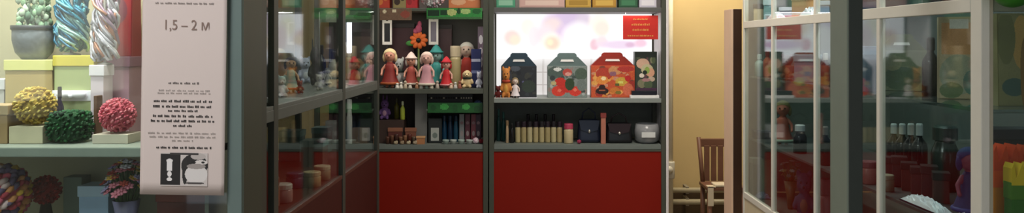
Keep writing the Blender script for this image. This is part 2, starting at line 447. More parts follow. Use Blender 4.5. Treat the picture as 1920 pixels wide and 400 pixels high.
# =================================================================== FRONT LEFT SHOWCASE with the notice
ZS = PZ(275, 2.03)                      # shelf top
t = thing('front_showcase', 'grey-framed front showcase with decorations behind glass left of the notice', 'showcase', (-1.25, 2.2, 0))
def R(x0, x1, y0, y1, z0, z1, b=0.0, o=(-1.25, 2.2)): return bx(x0 - o[0], x1 - o[0], y0 - o[1], y1 - o[1], z0, z1, b)
XL, XR = -1.95, -.803
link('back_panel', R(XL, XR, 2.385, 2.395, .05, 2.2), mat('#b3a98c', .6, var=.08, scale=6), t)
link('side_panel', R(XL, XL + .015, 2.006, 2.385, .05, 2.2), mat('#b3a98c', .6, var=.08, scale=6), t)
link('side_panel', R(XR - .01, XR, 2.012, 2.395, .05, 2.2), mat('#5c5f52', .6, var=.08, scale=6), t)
link('shelf', R(XL, XR, 2.012, 2.385, ZS - .025, ZS, .003), mat('#8b9389', .45, .1), t)
link('shelf', R(XL, XR, 2.03, 2.385, .93, .95, .003), mat('#8b9389', .45, .1), t)
link('base_panel', R(XL, XR, 2.0, 2.385, .0, .5, .003), mat('#5a5f58', .5), t)
link('top_panel', R(XL, XR, 2.0, 2.385, 2.2, 2.24, .003), mat('#8b9389', .45), t)
link('glass_pane', R(XL, PX(425, 2), 2.0, 2.006, .5, 2.2), GLASS, t)
FLZ = ZS + .0005
YB = 2.29
def flx(px, Y): return PX(px, Y)
# tall boxes at the back
carton('tall cream gift box with pale yellow reflection band as lid, carrying the speckled pot', (flx(74, YB), YB, FLZ), 86 * YB / F, PZ(112, YB) - ZS, .1, '#b39c68', '#d9d58a')  # lid colour stands for a pale yellow reflection in the front glass
hA = PZ(112, YB) + .0005
tt = thing('potted_plant', 'grey speckled pot with a speckled green-grey plant on the cream box', 'potted plant', (flx(64, YB), YB, hA))
rp = 36 * YB / F
link('pot', lathe(nb(), [(rp * .55, 0), (rp * .85, .02), (rp, .055), (rp * 1.0, .094), (rp * .93, .094), (rp * .9, .06), (0, .05)], 24), mat('#686d74', .5, 0, .55, 90), tt, True)
link('rim', lathe(nb(), [(rp * 1.0, .084), (rp * 1.06, .086), (rp * 1.06, .097), (rp * .94, .097)], 24), mat('#2c2f36', .5), tt, True)
for k, c in enumerate(('#8fae8c', '#b4c2ad', '#63806a')):
    b = nb(); rnd = random.Random(k)
    for i in range(46):
        a = rnd.uniform(0, 6.28); q = rnd.uniform(.0, .8) * rp; z = rnd.uniform(.09, .19)
        e = bmesh.ops.create_icosphere(b, subdivisions=1, radius=1)
        rx, rz = rnd.uniform(.006, .011), rnd.uniform(.009, .015)
        for v in e['verts']: v.co = Vector((q * math.cos(a) + v.co.x * rx, q * math.sin(a) + v.co.y * rx * .5, z + v.co.z * rz))
    tube(b, [(0, 0, .05), (.004, 0, .12), (0, 0, .17)], .004, 6)
    link('foliage', b, mat(c, .7, var=.4, scale=120), tt, True)
carton('tall pale green gift box with yellow lid and white band drawn for a glass reflection', (flx(157, YB), YB, FLZ), 72 * YB / F, PZ(104, YB) - ZS, .1, '#a9b27c', '#d8c64e',
       reflection_band=(PZ(190, 2.24) - ZS, PZ(170, 2.24) - ZS, '#eeeaf2'))
def tinsel(label, px, w, top, bot, Y, cols, name='tinsel_bundle', group=None):
    """hanging or standing bunch of curled tinsel strands on a small stand"""
    z0 = bot; h = PZ(top, Y) - z0; r = w * Y / F / 2
    o = thing(name, label, 'tinsel', (flx(px, Y), Y, z0), group)
    link('stand', lathe(nb(), [(r * .5, 0), (r * .5, .004), (.004, .008), (.004, h), (0, h)], 16), mat('#77706a', .5), o, True)
    for k, c in enumerate(cols):
        b = nb(); rnd = random.Random(k + len(label))
        for i in range(26):
            a = rnd.uniform(0, 6.28); q = r * rnd.uniform(.25, .9); zt = rnd.uniform(.45, 1) * h
            pts = []
            L = rnd.uniform(.3, .55) * h
            for s in range(6):
                aa = a + s * .5; qq = min(r, q * (1 + .12 * s) * rnd.uniform(.8, 1.1))
                pts.append((qq * math.cos(aa), qq * math.sin(aa) * .6, max(.012, zt - L * s / 5)))
            tube(b, pts, .0042, 5)
        link('strands', b, mat(c, .25, .25, .2), o, True)
    return o
tinsel('teal blue tinsel bundle above the yellow-lidded pale green box', 134, 62, -22, PZ(104, YB) + .0005, YB, ('#2f7f94', '#63a9b4', '#1f5f7c', '#9fc6c2'))
carton('tall mauve gift box under the dark red bag', (flx(232, 2.31), 2.31, FLZ), 46 * 2.31 / F, PZ(106, 2.31) - ZS, .08, '#a9808c', '#8c5f70')
gift_bag('dark red gift bag standing on the tall mauve box', (flx(231, 2.31), 2.31, PZ(106, 2.31) + .0005), 50 * 2.31 / F, .19, .06, '#8f2026', [(.3, .25, .2, .12, '#b5402c'), (.5, .7, .35, .2, '#6d2a3a')], handle='#5e1820')
carton('narrow lilac-white box between the green and mauve boxes', (flx(198, 2.24), 2.22, FLZ), 24 * 2.22 / F, PZ(122, 2.22) - ZS, .05, '#d6c5cf', '#e6dfe6')
tinsel('silvery white tinsel bundle above the narrow lilac-white box', 197, 50, -18, PZ(122, 2.22) + .0005, 2.22, ('#b9b3bd', '#d8d2d8', '#9a7f92', '#c58a72'))
# front row on the shelf
YF = 2.12
pompom('dark green fluffy moss cube on the showcase shelf', (flx(132, YF), YF, FLZ), 36 * YF / F, ['#14401f', '#1d5a2c', '#0e3018'], n=240, spike=.2, squash=.84, cube=True, name='moss_ball', cat='moss ball')
carton('small cream box under the pink pompom', (flx(221, YF), YF, FLZ), 66 * YF / F, .024, .08, '#c4b8a8')
pompom('pink fluffy pompom on a small cream box', (flx(221, YF), YF, FLZ + .0245), 33 * YF / F, ['#c8616e', '#d67f88', '#b74d5f'], n=240, spike=.2)
carton('low cream box under the mustard pompom', (flx(66, YF), YF, FLZ), 62 * YF / F, .045, .08, '#c8bc9f')
pompom('mustard yellow pompom on a low cream box', (flx(66, YF), YF, FLZ + .0455), 37 * YF / F, ['#b89a3a', '#cbb358', '#a0812a'], n=220, spike=.2, squash=.98)
carton('brown kraft box at the end of the showcase shelf', (flx(4, YF), YF, FLZ), 56 * YF / F, PZ(196, YF) - ZS, .08, '#9b7f5a', '#b29a78')
bottle('small purple-black bottle beside the dark green moss cube', (flx(112, 2.19), 2.19, FLZ), .0105, PZ(163, 2.19) - ZS, '#2c2036', '#1a1520')
carton('slim brown box between moss cube and pink pompom', (flx(184, 2.17), 2.17, FLZ), .009, .12, .03, '#6a4a35')
carton('white-edged pale box behind the mustard pompom', (flx(0, 2.27), 2.27, FLZ), 40 * 2.27 / F, PZ(148, 2.27) - ZS, .06, '#b9b4b0', '#d0ced2')
# lower shelf
LZ = .9505
pompom('large multicoloured foil flower ball under the shelf', (flx(6, 2.14), 2.14, LZ), .07, ['#c8566c', '#d08a52', '#b03a48', '#d8bab8', '#6a5a7a', '#d8aa3a'], n=170, spike=.4, squash=1.15, cat='foil ball', name='foil_flower_ball', base=.07)
tt = pompom('dark red pompom behind the foil flower ball', (flx(86, 2.27), 2.27, LZ), .042, ['#9c1f1a', '#b82c22', '#7c1814'], n=150, spike=.24, base=.092)
link('stand', lathe(nb(), [(.025, 0), (.028, .003), (.02, .05), (.012, .1)], 16), mat('#4c4238', .5), tt, True)
carton('pale blue box in the lower showcase beside the bouquet', (flx(188, 2.24), 2.24, LZ), 54 * 2.24 / F, PZ(345, 2.24) - LZ, .07, '#a9c2e2', '#bcd0e6')
carton('grey-green box left of the pale blue box', (flx(145, 2.3), 2.3, LZ), 34 * 2.3 / F, PZ(330, 2.3) - LZ, .05, '#6f7768')
bouquet('mixed bouquet of pink, yellow and lilac paper flowers', (flx(237, 2.13), 2.13, LZ), PZ(298, 2.13) - LZ, .056, ['#d8aa3a', '#cf7c8c', '#b0463a', '#b0a6cc', '#dcd4dc', '#e2b852', '#9a8ac0'], n=56, wrap='#75708c')
carton('dark maroon box low behind the bottom of the notice', (flx(366, 2.2), 2.2, LZ), 112 * 2.2 / F, PZ(352, 2.2) - LZ, .1, '#54231d', '#6b2d22')
gift_bag('deep red gift bag mostly hidden behind the notice', (flx(402, 2.2), 2.2, FLZ), 60 * 2.2 / F, .2, .07, '#7a2a22')

# ---- the paper notice
t = thing('paper_notice', 'long white paper notice with 1,5 – 2 м taped to the showcase glass', 'notice', (PX(341, 1.985), 1.985, PZ(366, 1.985)))
t.rotation_euler.y = math.radians(.9)
k = 1.985 / F
def nz(py): return (366 - py) * k
W2 = 79 * k
bm = nb(); n = 20
g = [[bm.verts.new((-W2 + 2 * W2 * i / n, .0004 * math.sin(9 * j / n + 2 * i / n), nz(-110) * j / n)) for i in range(n + 1)] for j in range(n + 1)]
for j in range(n):
    for i in range(n): bm.faces.new((g[j][i], g[j][i + 1], g[j + 1][i + 1], g[j + 1][i]))
o = link('paper', bm, mat('#d3c1ba', .8, 0, .02, 6), t, True)
md = o.modifiers.new('thickness', 'SOLIDIFY'); md.thickness = .0008; md.offset = 0
INK = mat('#3a3432', .8, 0, .02); INKL = mat('#8f837e', .8, 0, .02)
text_mesh('1,5 – 2 м', 27 * k, mat('#8a7268', .8, 0, .02), t, (4 * k, -.0014, nz(56)), sx=.86, space=1.0)
print_rows([(nz(6), 3 * k, 55 * k, 0), (nz(-14), 5 * k, 60 * k, 0), (nz(-40), 8 * k, 60 * k, 0), (nz(-60), 8 * k, 50 * k, 0)], INKL, t, y=-.0014)
print_rows([(nz(156), 4 * k, 30 * k, 2 * k)], mat('#6d625e', .8, 0, .02), t, y=-.0014)
print_rows([(nz(170), 3 * k, 48 * k, 2 * k), (nz(175), 3 * k, 50 * k, 2 * k), (nz(250), 3 * k, 65 * k, 0), (nz(257), 3 * k, 62 * k, 0), (nz(264), 2.5 * k, 20 * k, 0)], mat('#a3968f', .8, 0, .02), t, y=-.0014)
print_rows([(nz(190), 4.5 * k, 55 * k, 0), (nz(200), 4.5 * k, 56 * k, 0), (nz(208), 4 * k, 28 * k, 0), (nz(218), 4.5 * k, 56 * k, 0), (nz(227), 4.5 * k, 60 * k, 0), (nz(236), 4 * k, 18 * k, 0)], INK, t, y=-.0014)
print_rows([(nz(277), 4 * k, 52 * k, 3 * k)], INK, t, y=-.0014)
pic = printed('printed_picture', 88 * k, 62 * k, '#c9bdb8', [
    (.21, .5, .21, .47, '#221e1e', 1), (.19, .62, .055, .16, '#e6dedb', 1), (.19, .36, .045, .09, '#e6dedb'), (.19, .2, .055, .06, '#e6dedb'), (.19, .76, .07, .06, '#e6dedb'),
    (.72, .62, .28, .36, '#262222'), (.52, .45, .06, .4, '#2b2726'), (.8, .9, .16, .1, '#b7aba6'), (.86, .72, .14, .07, '#d8cdc8'),
    (.76, .36, .24, .28, '#d9d0cc'), (.76, .6, .2, .08, '#9b908b'), (.7, .72, .05, .03, '#171414'), (.9, .72, .04, .03, '#171414'),
    (.73, .09, .2, .035, '#4c4543'), (.5, .97, .3, .03, '#3a3534', 1)], t, (4 * k, -.0016, nz(349)), res=.0012)

# =================================================================== THE TWO DISPLAY UNITS AT THE BACK (front at Y=5)
U = 300.0
def uz(py): return EYE - (py - CY) / U      # height of an image row on the units' front plane
def ux(px): return (px - CX) / U
RED = mat('#861606', .6, 0, .05, 2, spec=.2)
def display_unit(label, px0, px1, rows, back_cols, loc_y=5.0):
    x0, x1 = ux(px0), ux(px1); xc = (x0 + x1) / 2
    t = thing('display_unit', label, 'display unit', (xc, 5.2, 0))
    w = x1 - x0; q = .03
    for sx in (-1, 1):
        a = sx * (w / 2 - q / 2)
        link('upright', bx(a - q / 2, a + q / 2, -.2, -.17, 0, 2.15, .002), DARKF, t)
        link('upright', bx(a - q / 2, a + q / 2, .17, .2, 0, 2.15, .002), DARKF, t)
        link('side_panel', bx(a - .004, a + .004, -.17, .17, .05, uz(270)), UNITG, t)
    z = uz(272)
    link('counter', bx(-w / 2 + q, w / 2 - q, -.19, .19, z - .03, z, .002), UNITG, t)
    fp = link('front_panel', bx(-w / 2 + q, w / 2 - q, -.192, -.18, .08, z - .03), RED, t)
    link('panel_frame', bx(-w / 2 + q, w / 2 - q, -.197, -.178, z - .042, z - .03), DARKF, fp)
    for (py, th, m) in rows:
        zz = uz(py); link('shelf', bx(-w / 2 + q, w / 2 - q, -.198, .19, zz - th, zz, .002), m, t)
    for (pa, pb, m) in back_cols:
        link('back_panel', bx(-w / 2 + q, w / 2 - q, .19, .2, uz(pb), uz(pa)), m, t)
    link('top_rail', bx(-w / 2, w / 2, -.2, .2, 2.15, 2.19, .002), DARKF, t)
    return t, w
WS = mat('#8b918c', .45, .1, .06)
# right unit: backlit picture in its middle bay
unit_r, wr = display_unit('red-based display unit with the backlit flower picture and gift boxes', 917, 1249,
    [(14, .028, mat('#5c5c5a', .5)), (185, .027, WS)], [(-115, 14, mat('#8d8a86', .6)), (185, 272, mat('#666a62', .6))])
xr = ux(917) / 2 + ux(1249) / 2
zb, zt = uz(185), uz(14) - .028
LB = wr - .062
printed('backlit_panel', LB, zt - zb, '#f0eeee', [
    (.2, .84, .05, .12, '#e9e6d4'), (.24, .72, .04, .16, '#e2d6d8'), (.42, .9, .12, .14, '#cab6d2'), (.5, .93, .1, .1, '#c4b2cc'), (.56, .9, .05, .12, '#c9bccb'),
    (.36, .86, .06, .1, '#dcc9c8'), (.31, .74, .06, .13, '#dfcfd4'), (.43, .74, .05, .12, '#cdb8d0'),
    (.1, .71, .055, .1, '#dcc6c0'), (.12, .68, .035, .06, '#e2d2be'),
    (.355, .64, .065, .12, '#ece2d4'), (.36, .64, .045, .08, '#dcc4b0'), (.345, .65, .02, .04, '#e6d8b8'),
    (.53, .7, .095, .18, '#f4f2f0'), (.66, .88, .06, .14, '#ece4d6'), (.68, .82, .05, .1, '#e4d4c8'),
    (.63, .62, .03, .08, '#d8b4be'), (.68, .66, .04, .07, '#e2cdd0'), (.8, .62, .14, .055, '#d6c4d6'), (.86, .62, .03, .03, '#c9a8c0'), (.93, .64, .04, .05, '#dcb8c8'),
    (.5, .2, .6, .25, '#c0bcb9', 1), (.5, .5, .55, .045, '#f6f6f8', 1), (.22, .5, .07, .06, '#e2e8ec'),
    (.1, .3, .004, .16, '#a49e9a', 1), (.3, .2, .005, .2, '#a49e9a', 1), (.61, .2, .005, .2, '#a49e9a', 1), (.3, .28, .06, .006, '#a09a96', 1), (.3, .12, .06, .006, '#a09a96', 1)],
    unit_r, (0, .184, zb), res=.007, strength=.95, thick=.008, soft=.7)
link('edge_strip', bx(ux(1249) - xr, ux(1249) - xr + .016, -.2, .2, 0, 2.15, .002), mat('#e6dfe0', .4, 0, .03), unit_r)
t = thing('price_sign', 'small red sign with yellow lines hanging before the backlit picture', 'sign', (PX(1201, 5.03), 5.03, PZ(74, 5.03)))
q = 5.03 / F
link('board', bx(-33 * q, 33 * q, -.002, .002, 0, 45 * q, .001), mat('#cf2c22', .5), t)
print_rows([(38 * q, 3 * q, 14 * q, 0), (28 * q, 4 * q, 17 * q, 0), (18 * q, 4 * q, 15 * q, 0), (7 * q, 3 * q, 24 * q, 0)], mat('#e0a050', .5), t, y=-.0035)
for sx in (-1, 1): link('hanging_wire', tube(nb(), [(sx * 28 * q, 0, 44 * q), (sx * 28 * q, 0, uz(14) - .0285 - PZ(74, 5.03))], .0012, 6), mat('#9a9a98', .4), t)
for sx in (-1, 1):
    a = sx * (wr / 2 - .015); link('side_panel', bx(a - .004, a + .004, -.17, .17, zb, zt), mat('#d9d6d4', .5), unit_r)

# left unit
unit_l, wl = display_unit('red-based display unit crowded with toys and souvenirs', 589, 915,
    [(15, .02, mat('#5a5f55', .5)), (167, .03, mat('#55584f', .5))], [(-115, 272, mat('#433c38', .6, scale=3))])
xl = ux(589) / 2 + ux(915) / 2
def sx_(px): return ux(px) - xl
link('half_shelf', bx(sx_(797), sx_(904), -.15, .19, uz(206) - .012, uz(206), .001), mat('#5a6a5c', .5), unit_l)
link('divider_panel', bx(sx_(774), sx_(797), -.1, .15, uz(272), uz(178)), mat('#71716e', .5), unit_l)
def edging(px0, px1, py0, py1, bg, blobs, y=-.2):
    printed('shelf_edging', ux(px1) - ux(px0), (py1 - py0) / U, bg, blobs, unit_l, ((sx_(px0) + sx_(px1)) / 2, y - .001, uz(py1)), res=.006, jit=.12)
edging(800, 904, 15, 36, '#2f8a3c', [(.12, .55, .1, .25, '#0d3318', 1), (.3, .6, .06, .2, '#123d1c', 1), (.45, .6, .09, .3, '#b7c27a'), (.7, .7, .09, .25, '#a8c47a'), (.58, .7, .03, .3, '#123d1c'), (.9, .7, .08, .25, '#1d5f2a'), (.5, .1, .6, .08, '#3d6a3c', 1)])
edging(712, 772, 16, 38, '#7c5f4a', [(.15, .75, .06, .14, '#e9dcb8'), (.45, .8, .07, .16, '#e9dcb8'), (.8, .5, .15, .3, '#9a4a3a')])
edging(600, 705, 15, 42, '#7d9a7c', [(.5, .9, .6, .12, '#3e5f4e', 1), (.8, .4, .2, .3, '#4f7a4a'), (.2, .3, .1, .5, '#b8c4ae')])
edging(800, 904, 194, 213, '#1f5a28', [(.1, .5, .05, .3, '#184a20'), (.3, .6, .08, .3, '#3f9a48'), (.5, .4, .05, .4, '#1b4f24'), (.7, .6, .07, .3, '#45a04c'), (.9, .4, .06, .3, '#1a4a22')], y=-.15)
# lit white tube on the back of the unit
t = thing('tube_lamp', 'lit white tube lamp standing upright in the toy unit', 'lamp', (PX(655, 5.33), 5.33, uz(167) + .0005))
link('base', lathe(nb(), [(.03, 0), (.03, .012), (.012, .02), (.012, .22), (.0, .22)], 16), mat('#8b8b88', .4), t, True)
link('tube', lathe(nb(), [(.014, .22), (.017, .225), (.017, PZ(30, 5.33) - uz(167)), (.0, PZ(28, 5.33) - uz(167))], 16), emit('#f2f0ff', 2.2), t, True)

TZ = uz(167) + .0005          # toy shelf top
def toy(px, top, Y=5.12): return (PX(px, Y), Y, TZ), PZ(top, Y) - TZ
def put(fn, label, px, top, Y, *a, **kw):
    loc, h = toy(px, top, Y); return fn(label, loc, h, *a, **kw)
# --- toys on the middle shelf of the left unit
put(doll, 'doll in dark red dress with blonde hair', 731, 92, 5.12, '#c98a72', '#cfb98a', '#7c231c', '#9a4a22')
put(plush, 'brown owl-like plush with cream belly seen through the glass case', 672, 106, 5.15, '#6f5a3a', 'low', '#a3905e', wide=.75)
put(doll, 'doll with purple dress and black hair behind the case post', 694, 108, 5.2, '#c9a08c', '#17130f', '#6e2a44')
put(plush, 'small white and grey plush next to the red-dressed doll', 749, 106, 5.22, '#a8aaa4', 'round', '#d4d2cc', wide=.62, scarf='#3a4a44')
put(doll, 'santa figurine with white hat and red coat', 771, 104, 5.16, '#c78f78', '#d9cfc4', '#a3483c', '#d8c8b4', hat='#d8c0b4', cat='figurine', name='santa_figurine')
put(doll, 'pale pink and white angel figurine left of the teal one', 800, 98, 5.05, '#d2a598', '#d0b6a8', '#c59098', '#cfc4b2', cat='figurine', name='angel_figurine')
put(doll, 'teal figurine below the right white-framed tag', 818, 92, 5.17, '#7a9a94', '#1d5c58', '#2f8078', '#1c4a4a', cat='figurine', name='gnome_figurine', hat='#2a756f')
put(doll, 'bright red hooded figurine with pink coat', 837, 112, 5.08, '#d8a090', '#b21f28', '#c2242c', '#d08a8e', cat='figurine', name='gnome_figurine', hat='#b81f2a')
jr = toy(854, 86, 5.2); jar('tall khaki jar with beige lid behind the red figurine', jr[0], .036, jr[1], '#a3946a', '#b8a88a')
put(doll, 'doll with fluffy white hair and coral dress behind the cream dog plush', 875, 80, 5.31, '#d6b8a4', '#e2dacd', '#c9483c', '#a8862e', name='doll')
b_, h_ = toy(893, 92, 5.18); carton('navy blue box with pale stripes', b_, .062, h_, .06, '#232a5c', art=[(.5, .72, .6, .035, '#b9bcd0', 1), (.5, .4, .6, .04, '#7d84b0', 1)])
b_, h_ = toy(902, 50, 5.29); carton('tall mauve box with white figures beside the unit post', b_, .04, h_, .05, '#6f5a6a', art=[(.5, .8, .35, .08, '#d4cbd2'), (.5, .6, .3, .06, '#cfc4cc'), (.5, .4, .3, .1, '#e0dadd'), (.5, .2, .3, .08, '#bfb2bd')])
put(plush, 'cream dog plush with a dark scarf at the front of the toy shelf', 876, 130, 5.11, '#d9c091', 'low', None, wide=.97, scarf='#1f2a22')
put(plush, 'small white bird plush at the end of the toy shelf', 898, 133, 5.07, '#c9c9d6', 'round', None, wide=.55)
# the orange flower toy
loc, h = toy(785, 60, 5.27)
t = thing('flower_toy', 'orange flower toy with dark centre rising behind the santa figurine', 'flower toy', loc)
link('base', lathe(nb(), [(.035, 0), (.04, .01), (.03, .04), (.008, .06), (.006, h * .7), (0, h * .7)], 16), mat('#5f6a3a', .6), t, True)
zc = h - .055
bm = nb()
for i in range(9):
    a = i * 2 * math.pi / 9
    e = bmesh.ops.create_icosphere(bm, subdivisions=2, radius=1.0)
    for v in e['verts']:
        c, s = math.cos(a), math.sin(a); x, z = v.co.x * .028 + .034, v.co.z * .017
        v.co = Vector((x * c - z * s, v.co.y * .012, zc + x * s + z * c))
link('petals', bm, mat('#d2642a', .7), t, True)
link('centre', ell(nb(), (0, -.012, zc), (.016, .01, .016)), mat('#1a120c', .5), t, True)
link('leaf', ell(nb(), (-.055, 0, zc - .02), (.03, .006, .018)), mat('#3d7a34', .7), t, True)
link('tuft', ell(ell(ell(nb(), (0, 0, zc + .075), (.022, .02, .03)), (-.02, 0, zc + .06), (.016, .016, .02)), (.006, 0, zc + .105), (.014, .014, .024)), mat('#b0526a', .8), t, True)
# two white framed tags that stand on tall stems at the back of the toys
def framed_tag(label, px, top, bot, Y, inner):
    h0 = PZ(bot, Y) - TZ; h1 = PZ(top, Y) - TZ; w = 18 * Y / F
    t = thing('framed_tag', label, 'display tag', (PX(px, Y), Y, TZ))
    link('stand', lathe(nb(), [(.025, 0), (.025, .006), (.006, .01), (.006, h0), (0, h0)], 12), mat('#2a2826', .5), t, True)
    bm = nb(); z0, z1 = h0, h1
    bx(-w / 2, -w / 2 + .013, -.006, .006, z0, z1, .001, bm); bx(w / 2 - .013, w / 2, -.006, .006, z0, z1, .001, bm)
    bx(-w / 2 + .013, w / 2 - .013, -.006, .006, z0, z0 + .02, 0, bm); bx(-w / 2 + .013, w / 2 - .013, -.006, .006, z1 - .045, z1, 0, bm)
    fr = link('frame', bm, mat('#e4ddd4', .5), t)
    link('card', bx(-w / 2 + .013, w / 2 - .013, -.002, .003, z0 + .02, z1 - .045), mat(inner, .5), t)
    link('logo_dot', ell(nb(), (0, -.006, z1 - .022), (.009, .002, .008), 10, 8), mat('#2c2524', .5), fr, True)
framed_tag('white-framed upright tag with black card above the blonde doll', 726, 31, 84, 5.26, '#1b1a1d')
framed_tag('white-framed upright tag with grey card above the teal figurine', 813, 28, 84, 5.29, '#77707a')
# tiny souvenirs along the shelf edge
cs = ['#d8d2c2', '#b6a890', '#c9c2b4', '#a87a5c', '#d9d4cc', '#8fa29a', '#cfc6b4', '#b3a79a', '#d0b49a', '#c4c0b8', '#9a5a48', '#d6d0c4']
pxs = [752, 760, 769, 782, 790, 800, 809, 820, 846, 854, 862, 745]
for i, (p, c) in enumerate(zip(pxs, cs)):
    loc = (PX(p, 5.03), 5.03, TZ); hh = (.042, .05, .036)[i % 3]
    o = link('mini_figurine', ell(lathe(nb(), [(.012, 0), (.014, .004), (.008, hh * .6), (.004, hh * .66)], 12), (0, 0, hh * .8), (.0095, .009, hh * .2), 10, 8), mat(c, .4), None, True)
    o.location = loc; tag(o, 'tiny pale souvenir figurine in the row along the toy shelf edge', 'figurine', 'tiny figurines along the toy shelf edge')
# objects further left in the unit, seen through the glass case
for p, top, Y, r, c, cp, lab in [(602, 84, 5.25, .032, '#1b1f1f', '#15130f', 'tall black bottle seen through the glass case'),
                                 (625, 96, 5.2, .034, '#8e8e7c', '#23231f', 'grey-beige bottle with black cap behind the case post'),
                                 (640, 112, 5.3, .03, '#22262b', '#11151a', 'black bottle directly beside the lit tube lamp')]:
    loc, h = toy(p, top, Y); bottle(lab, loc, r, h, c, cp)
b_, h_ = toy(614, 138, 5.08); carton('white patterned box in front of the tall black bottle', b_, .1, h_, .06, '#9fa19c', art=[(.3, .5, .12, .2, '#30343a'), (.7, .6, .1, .2, '#4a5254'), (.5, .2, .2, .1, '#6b3a34')])
for p, top, Y, c, lab in [(682, 60, 5.32, '#5a4a40', 'tall brown box behind the owl plush'), (755, 44, 5.34, '#3f2326', 'tall dark maroon box behind the white-framed tags'),
                          (828, 46, 5.355, '#4a3334', 'wide dark brown box at the back of the toy shelf')]:
    loc, h = toy(p, top, Y); carton(lab, loc, {682: .13, 755: .16, 828: .14}[p], h, .05, c, '#2b2422')
# top shelf of the left unit
UZ = uz(15) + .0005
for i, (p, w, c, c2, lab) in enumerate([(668, 46, '#a8502e', '#c98a6a', 'rust orange box on the top shelf of the toy unit'), (720, 26, '#c0402c', '#d87a3a', 'red-orange box on the toy unit top shelf'),
        (752, 24, '#9a8a5a', '#3a2a20', 'olive tan box on the toy unit top shelf'), (774, 20, '#c22c34', '#a01f28', 'bright red box on the toy unit top shelf'),
        (872, 58, '#cf7a4a', '#e0a880', 'wide peach-orange box on the toy unit top shelf'), (620, 34, '#b9b09a', '#d0c9b8', 'cream box at the far end of the toy unit top shelf')]):
    carton(lab, (PX(p, 5.12), 5.12, UZ), w * 5.12 / F, .19, .12, c, None, art=[(.3, .2, .25, .12, c2), (.75, .35, .2, .12, c2), (.5, .6, .35, .15, c2)])
pompom('white frilled pompom between red and peach boxes', (PX(811, 5.12), 5.12, UZ), .085, ['#d9d2d2', '#c9a8b0', '#e8e4e4'], n=150, spike=.25)

# --- lower bay of the left unit
CZ = uz(272) + .0005
def low(px, top, Y=5.1): return (PX(px, Y), Y, CZ), PZ(top, Y) - CZ
loc, h = low(732, 224, 5.14); carton('dark brown riser box under the purple plush and bottles', loc, .19, h, .14, '#3a2a24')
RZ = CZ + h + .0005
plush('purple plush rabbit leaning on the dark riser', (PX(722, 5.14), 5.14, RZ), (PZ(176, 5.14) - RZ) * .83, '#6a4a80', 'long', '#b890a8', wide=.8)
bottle('lime green bottle on the dark riser box', (PX(767, 5.1), 5.1, RZ) if False else (PX(755, 5.12), 5.12, RZ), .015, PZ(190, 5.12) - RZ, '#b5c24a', '#d8dcb8')
bottle('olive bottle behind the lime green bottle', (PX(744, 5.18), 5.18, RZ), .017, PZ(184, 5.18) - RZ, '#5a561e', '#3a3a18')
for p, w, top, c, lab in [(741, 26, 232, '#5e2f28', 'reddish brown low box behind the brown cups, nearest the riser'), (770, 20, 238, '#7a4a38', 'brown low box behind the cups before the grey divider')]:
    loc, h = low(p, top, 5.05 if p > 760 else 5.052); loc = (PX(p, 5.062), 5.0655, CZ); carton(lab, loc, w * 5.06 / F, min(h, .1), .009, c, '#8a5a44')
rnd = random.Random(4)
brown = ['#5a3a2e', '#6e4a38', '#4a2e2a', '#7c5a44', '#8a6248', '#5e3028', '#6a5a4a', '#9a7a5c']
for i in range(9):
    p = 727 + i * 8.2 if i < 7 else 735 + (i - 7) * 20
    Y = 5.05 + .0 * i if i < 7 else 5.04
    if i < 7:
        tub('small brown clay cup in the front row on the toy unit counter', (PX(p, 5.045), 5.045, CZ), .013, .045 + .008 * (i % 3), brown[i], group='small brown cups on the counter', flare=1.15)
for i, p in enumerate([742, 754, 766, 778]):
    loc = (PX(p, 5.015), 5.015, CZ)
    o = link('shell_trinket', ell(ell(nb(), (0, 0, .011), (.014, .01, .011)), (.006, -.003, .018), (.008, .007, .007)), mat(('#b4a488', '#a08a70', '#c2b496', '#ac9c84')[i], .5), None, True)
    o.location = loc; tag(o, 'small beige shell trinket at the very edge of the counter', 'trinket', 'beige shell trinkets')
loc, h = low(790, 246, 5.06)
carton('flat orange-brown box beside the white framed card', (PX(789, 5.035) , 5.035, CZ), .05, .05, .025, '#b07850', '#c99a6e')
loc, h = low(816, 222, 5.1)
carton('dark box with a white framed card', loc, .085, h, .03, '#1d2120', art=[(.5, .35, .32, .28, '#a9aca6', 1), (.5, .3, .2, .12, '#6f7a74')])
for i, (p, c) in enumerate([(833, '#1f4a68'), (844, '#23384f'), (855, '#2a5870')]):
    loc, h = low(p, 216, 5.16); bottle('dark blue bottle in the trio under the green shelf edging', loc, .017, h, c, '#16283a', 'trio of dark blue bottles', neck=.7)
for i, (p, c, lab) in enumerate([(866, '#86888a', 'grey pouch card beside the blue bottles'), (877, '#5e2c38', 'maroon pouch card next to the grey one'), (888, '#7a3a44', 'wine red pouch card second from the unit post'), (897, '#3a1f30', 'dark plum pouch card nearest the unit post')]):
    loc, h = low(p, 214, 5.14); carton(lab, loc, .031, h, .02, c, name='pouch_card', cat='pouch', art=[(.5, .3, .3, .1, '#9a8a8a'), (.5, .7, .35, .06, '#8a6a70')])
for i, p in enumerate([836, 850, 865, 880]):
    tub('small pale green-white bowl in the row in front of the bottles', (PX(p, 5.04), 5.04, CZ), .022, .026, ('#9fb0aa', '#b9c0ba', '#a8b8b0', '#b4bcb8')[i], group='pale bowls on the counter', name='bowl', cat='bowl', flare=1.5)
pompom('tiny white-pink pompom at the end of the bowls', (PX(892, 5.05), 5.05, CZ), .02, ['#e3c6d2', '#f0e4ea'], n=60, spike=.3)
pompom('tiny dark red pompom next to the white-pink one', (PX(902, 5.06), 5.06, CZ), .016, ['#7c1c2a', '#94283a'], n=50, spike=.3)
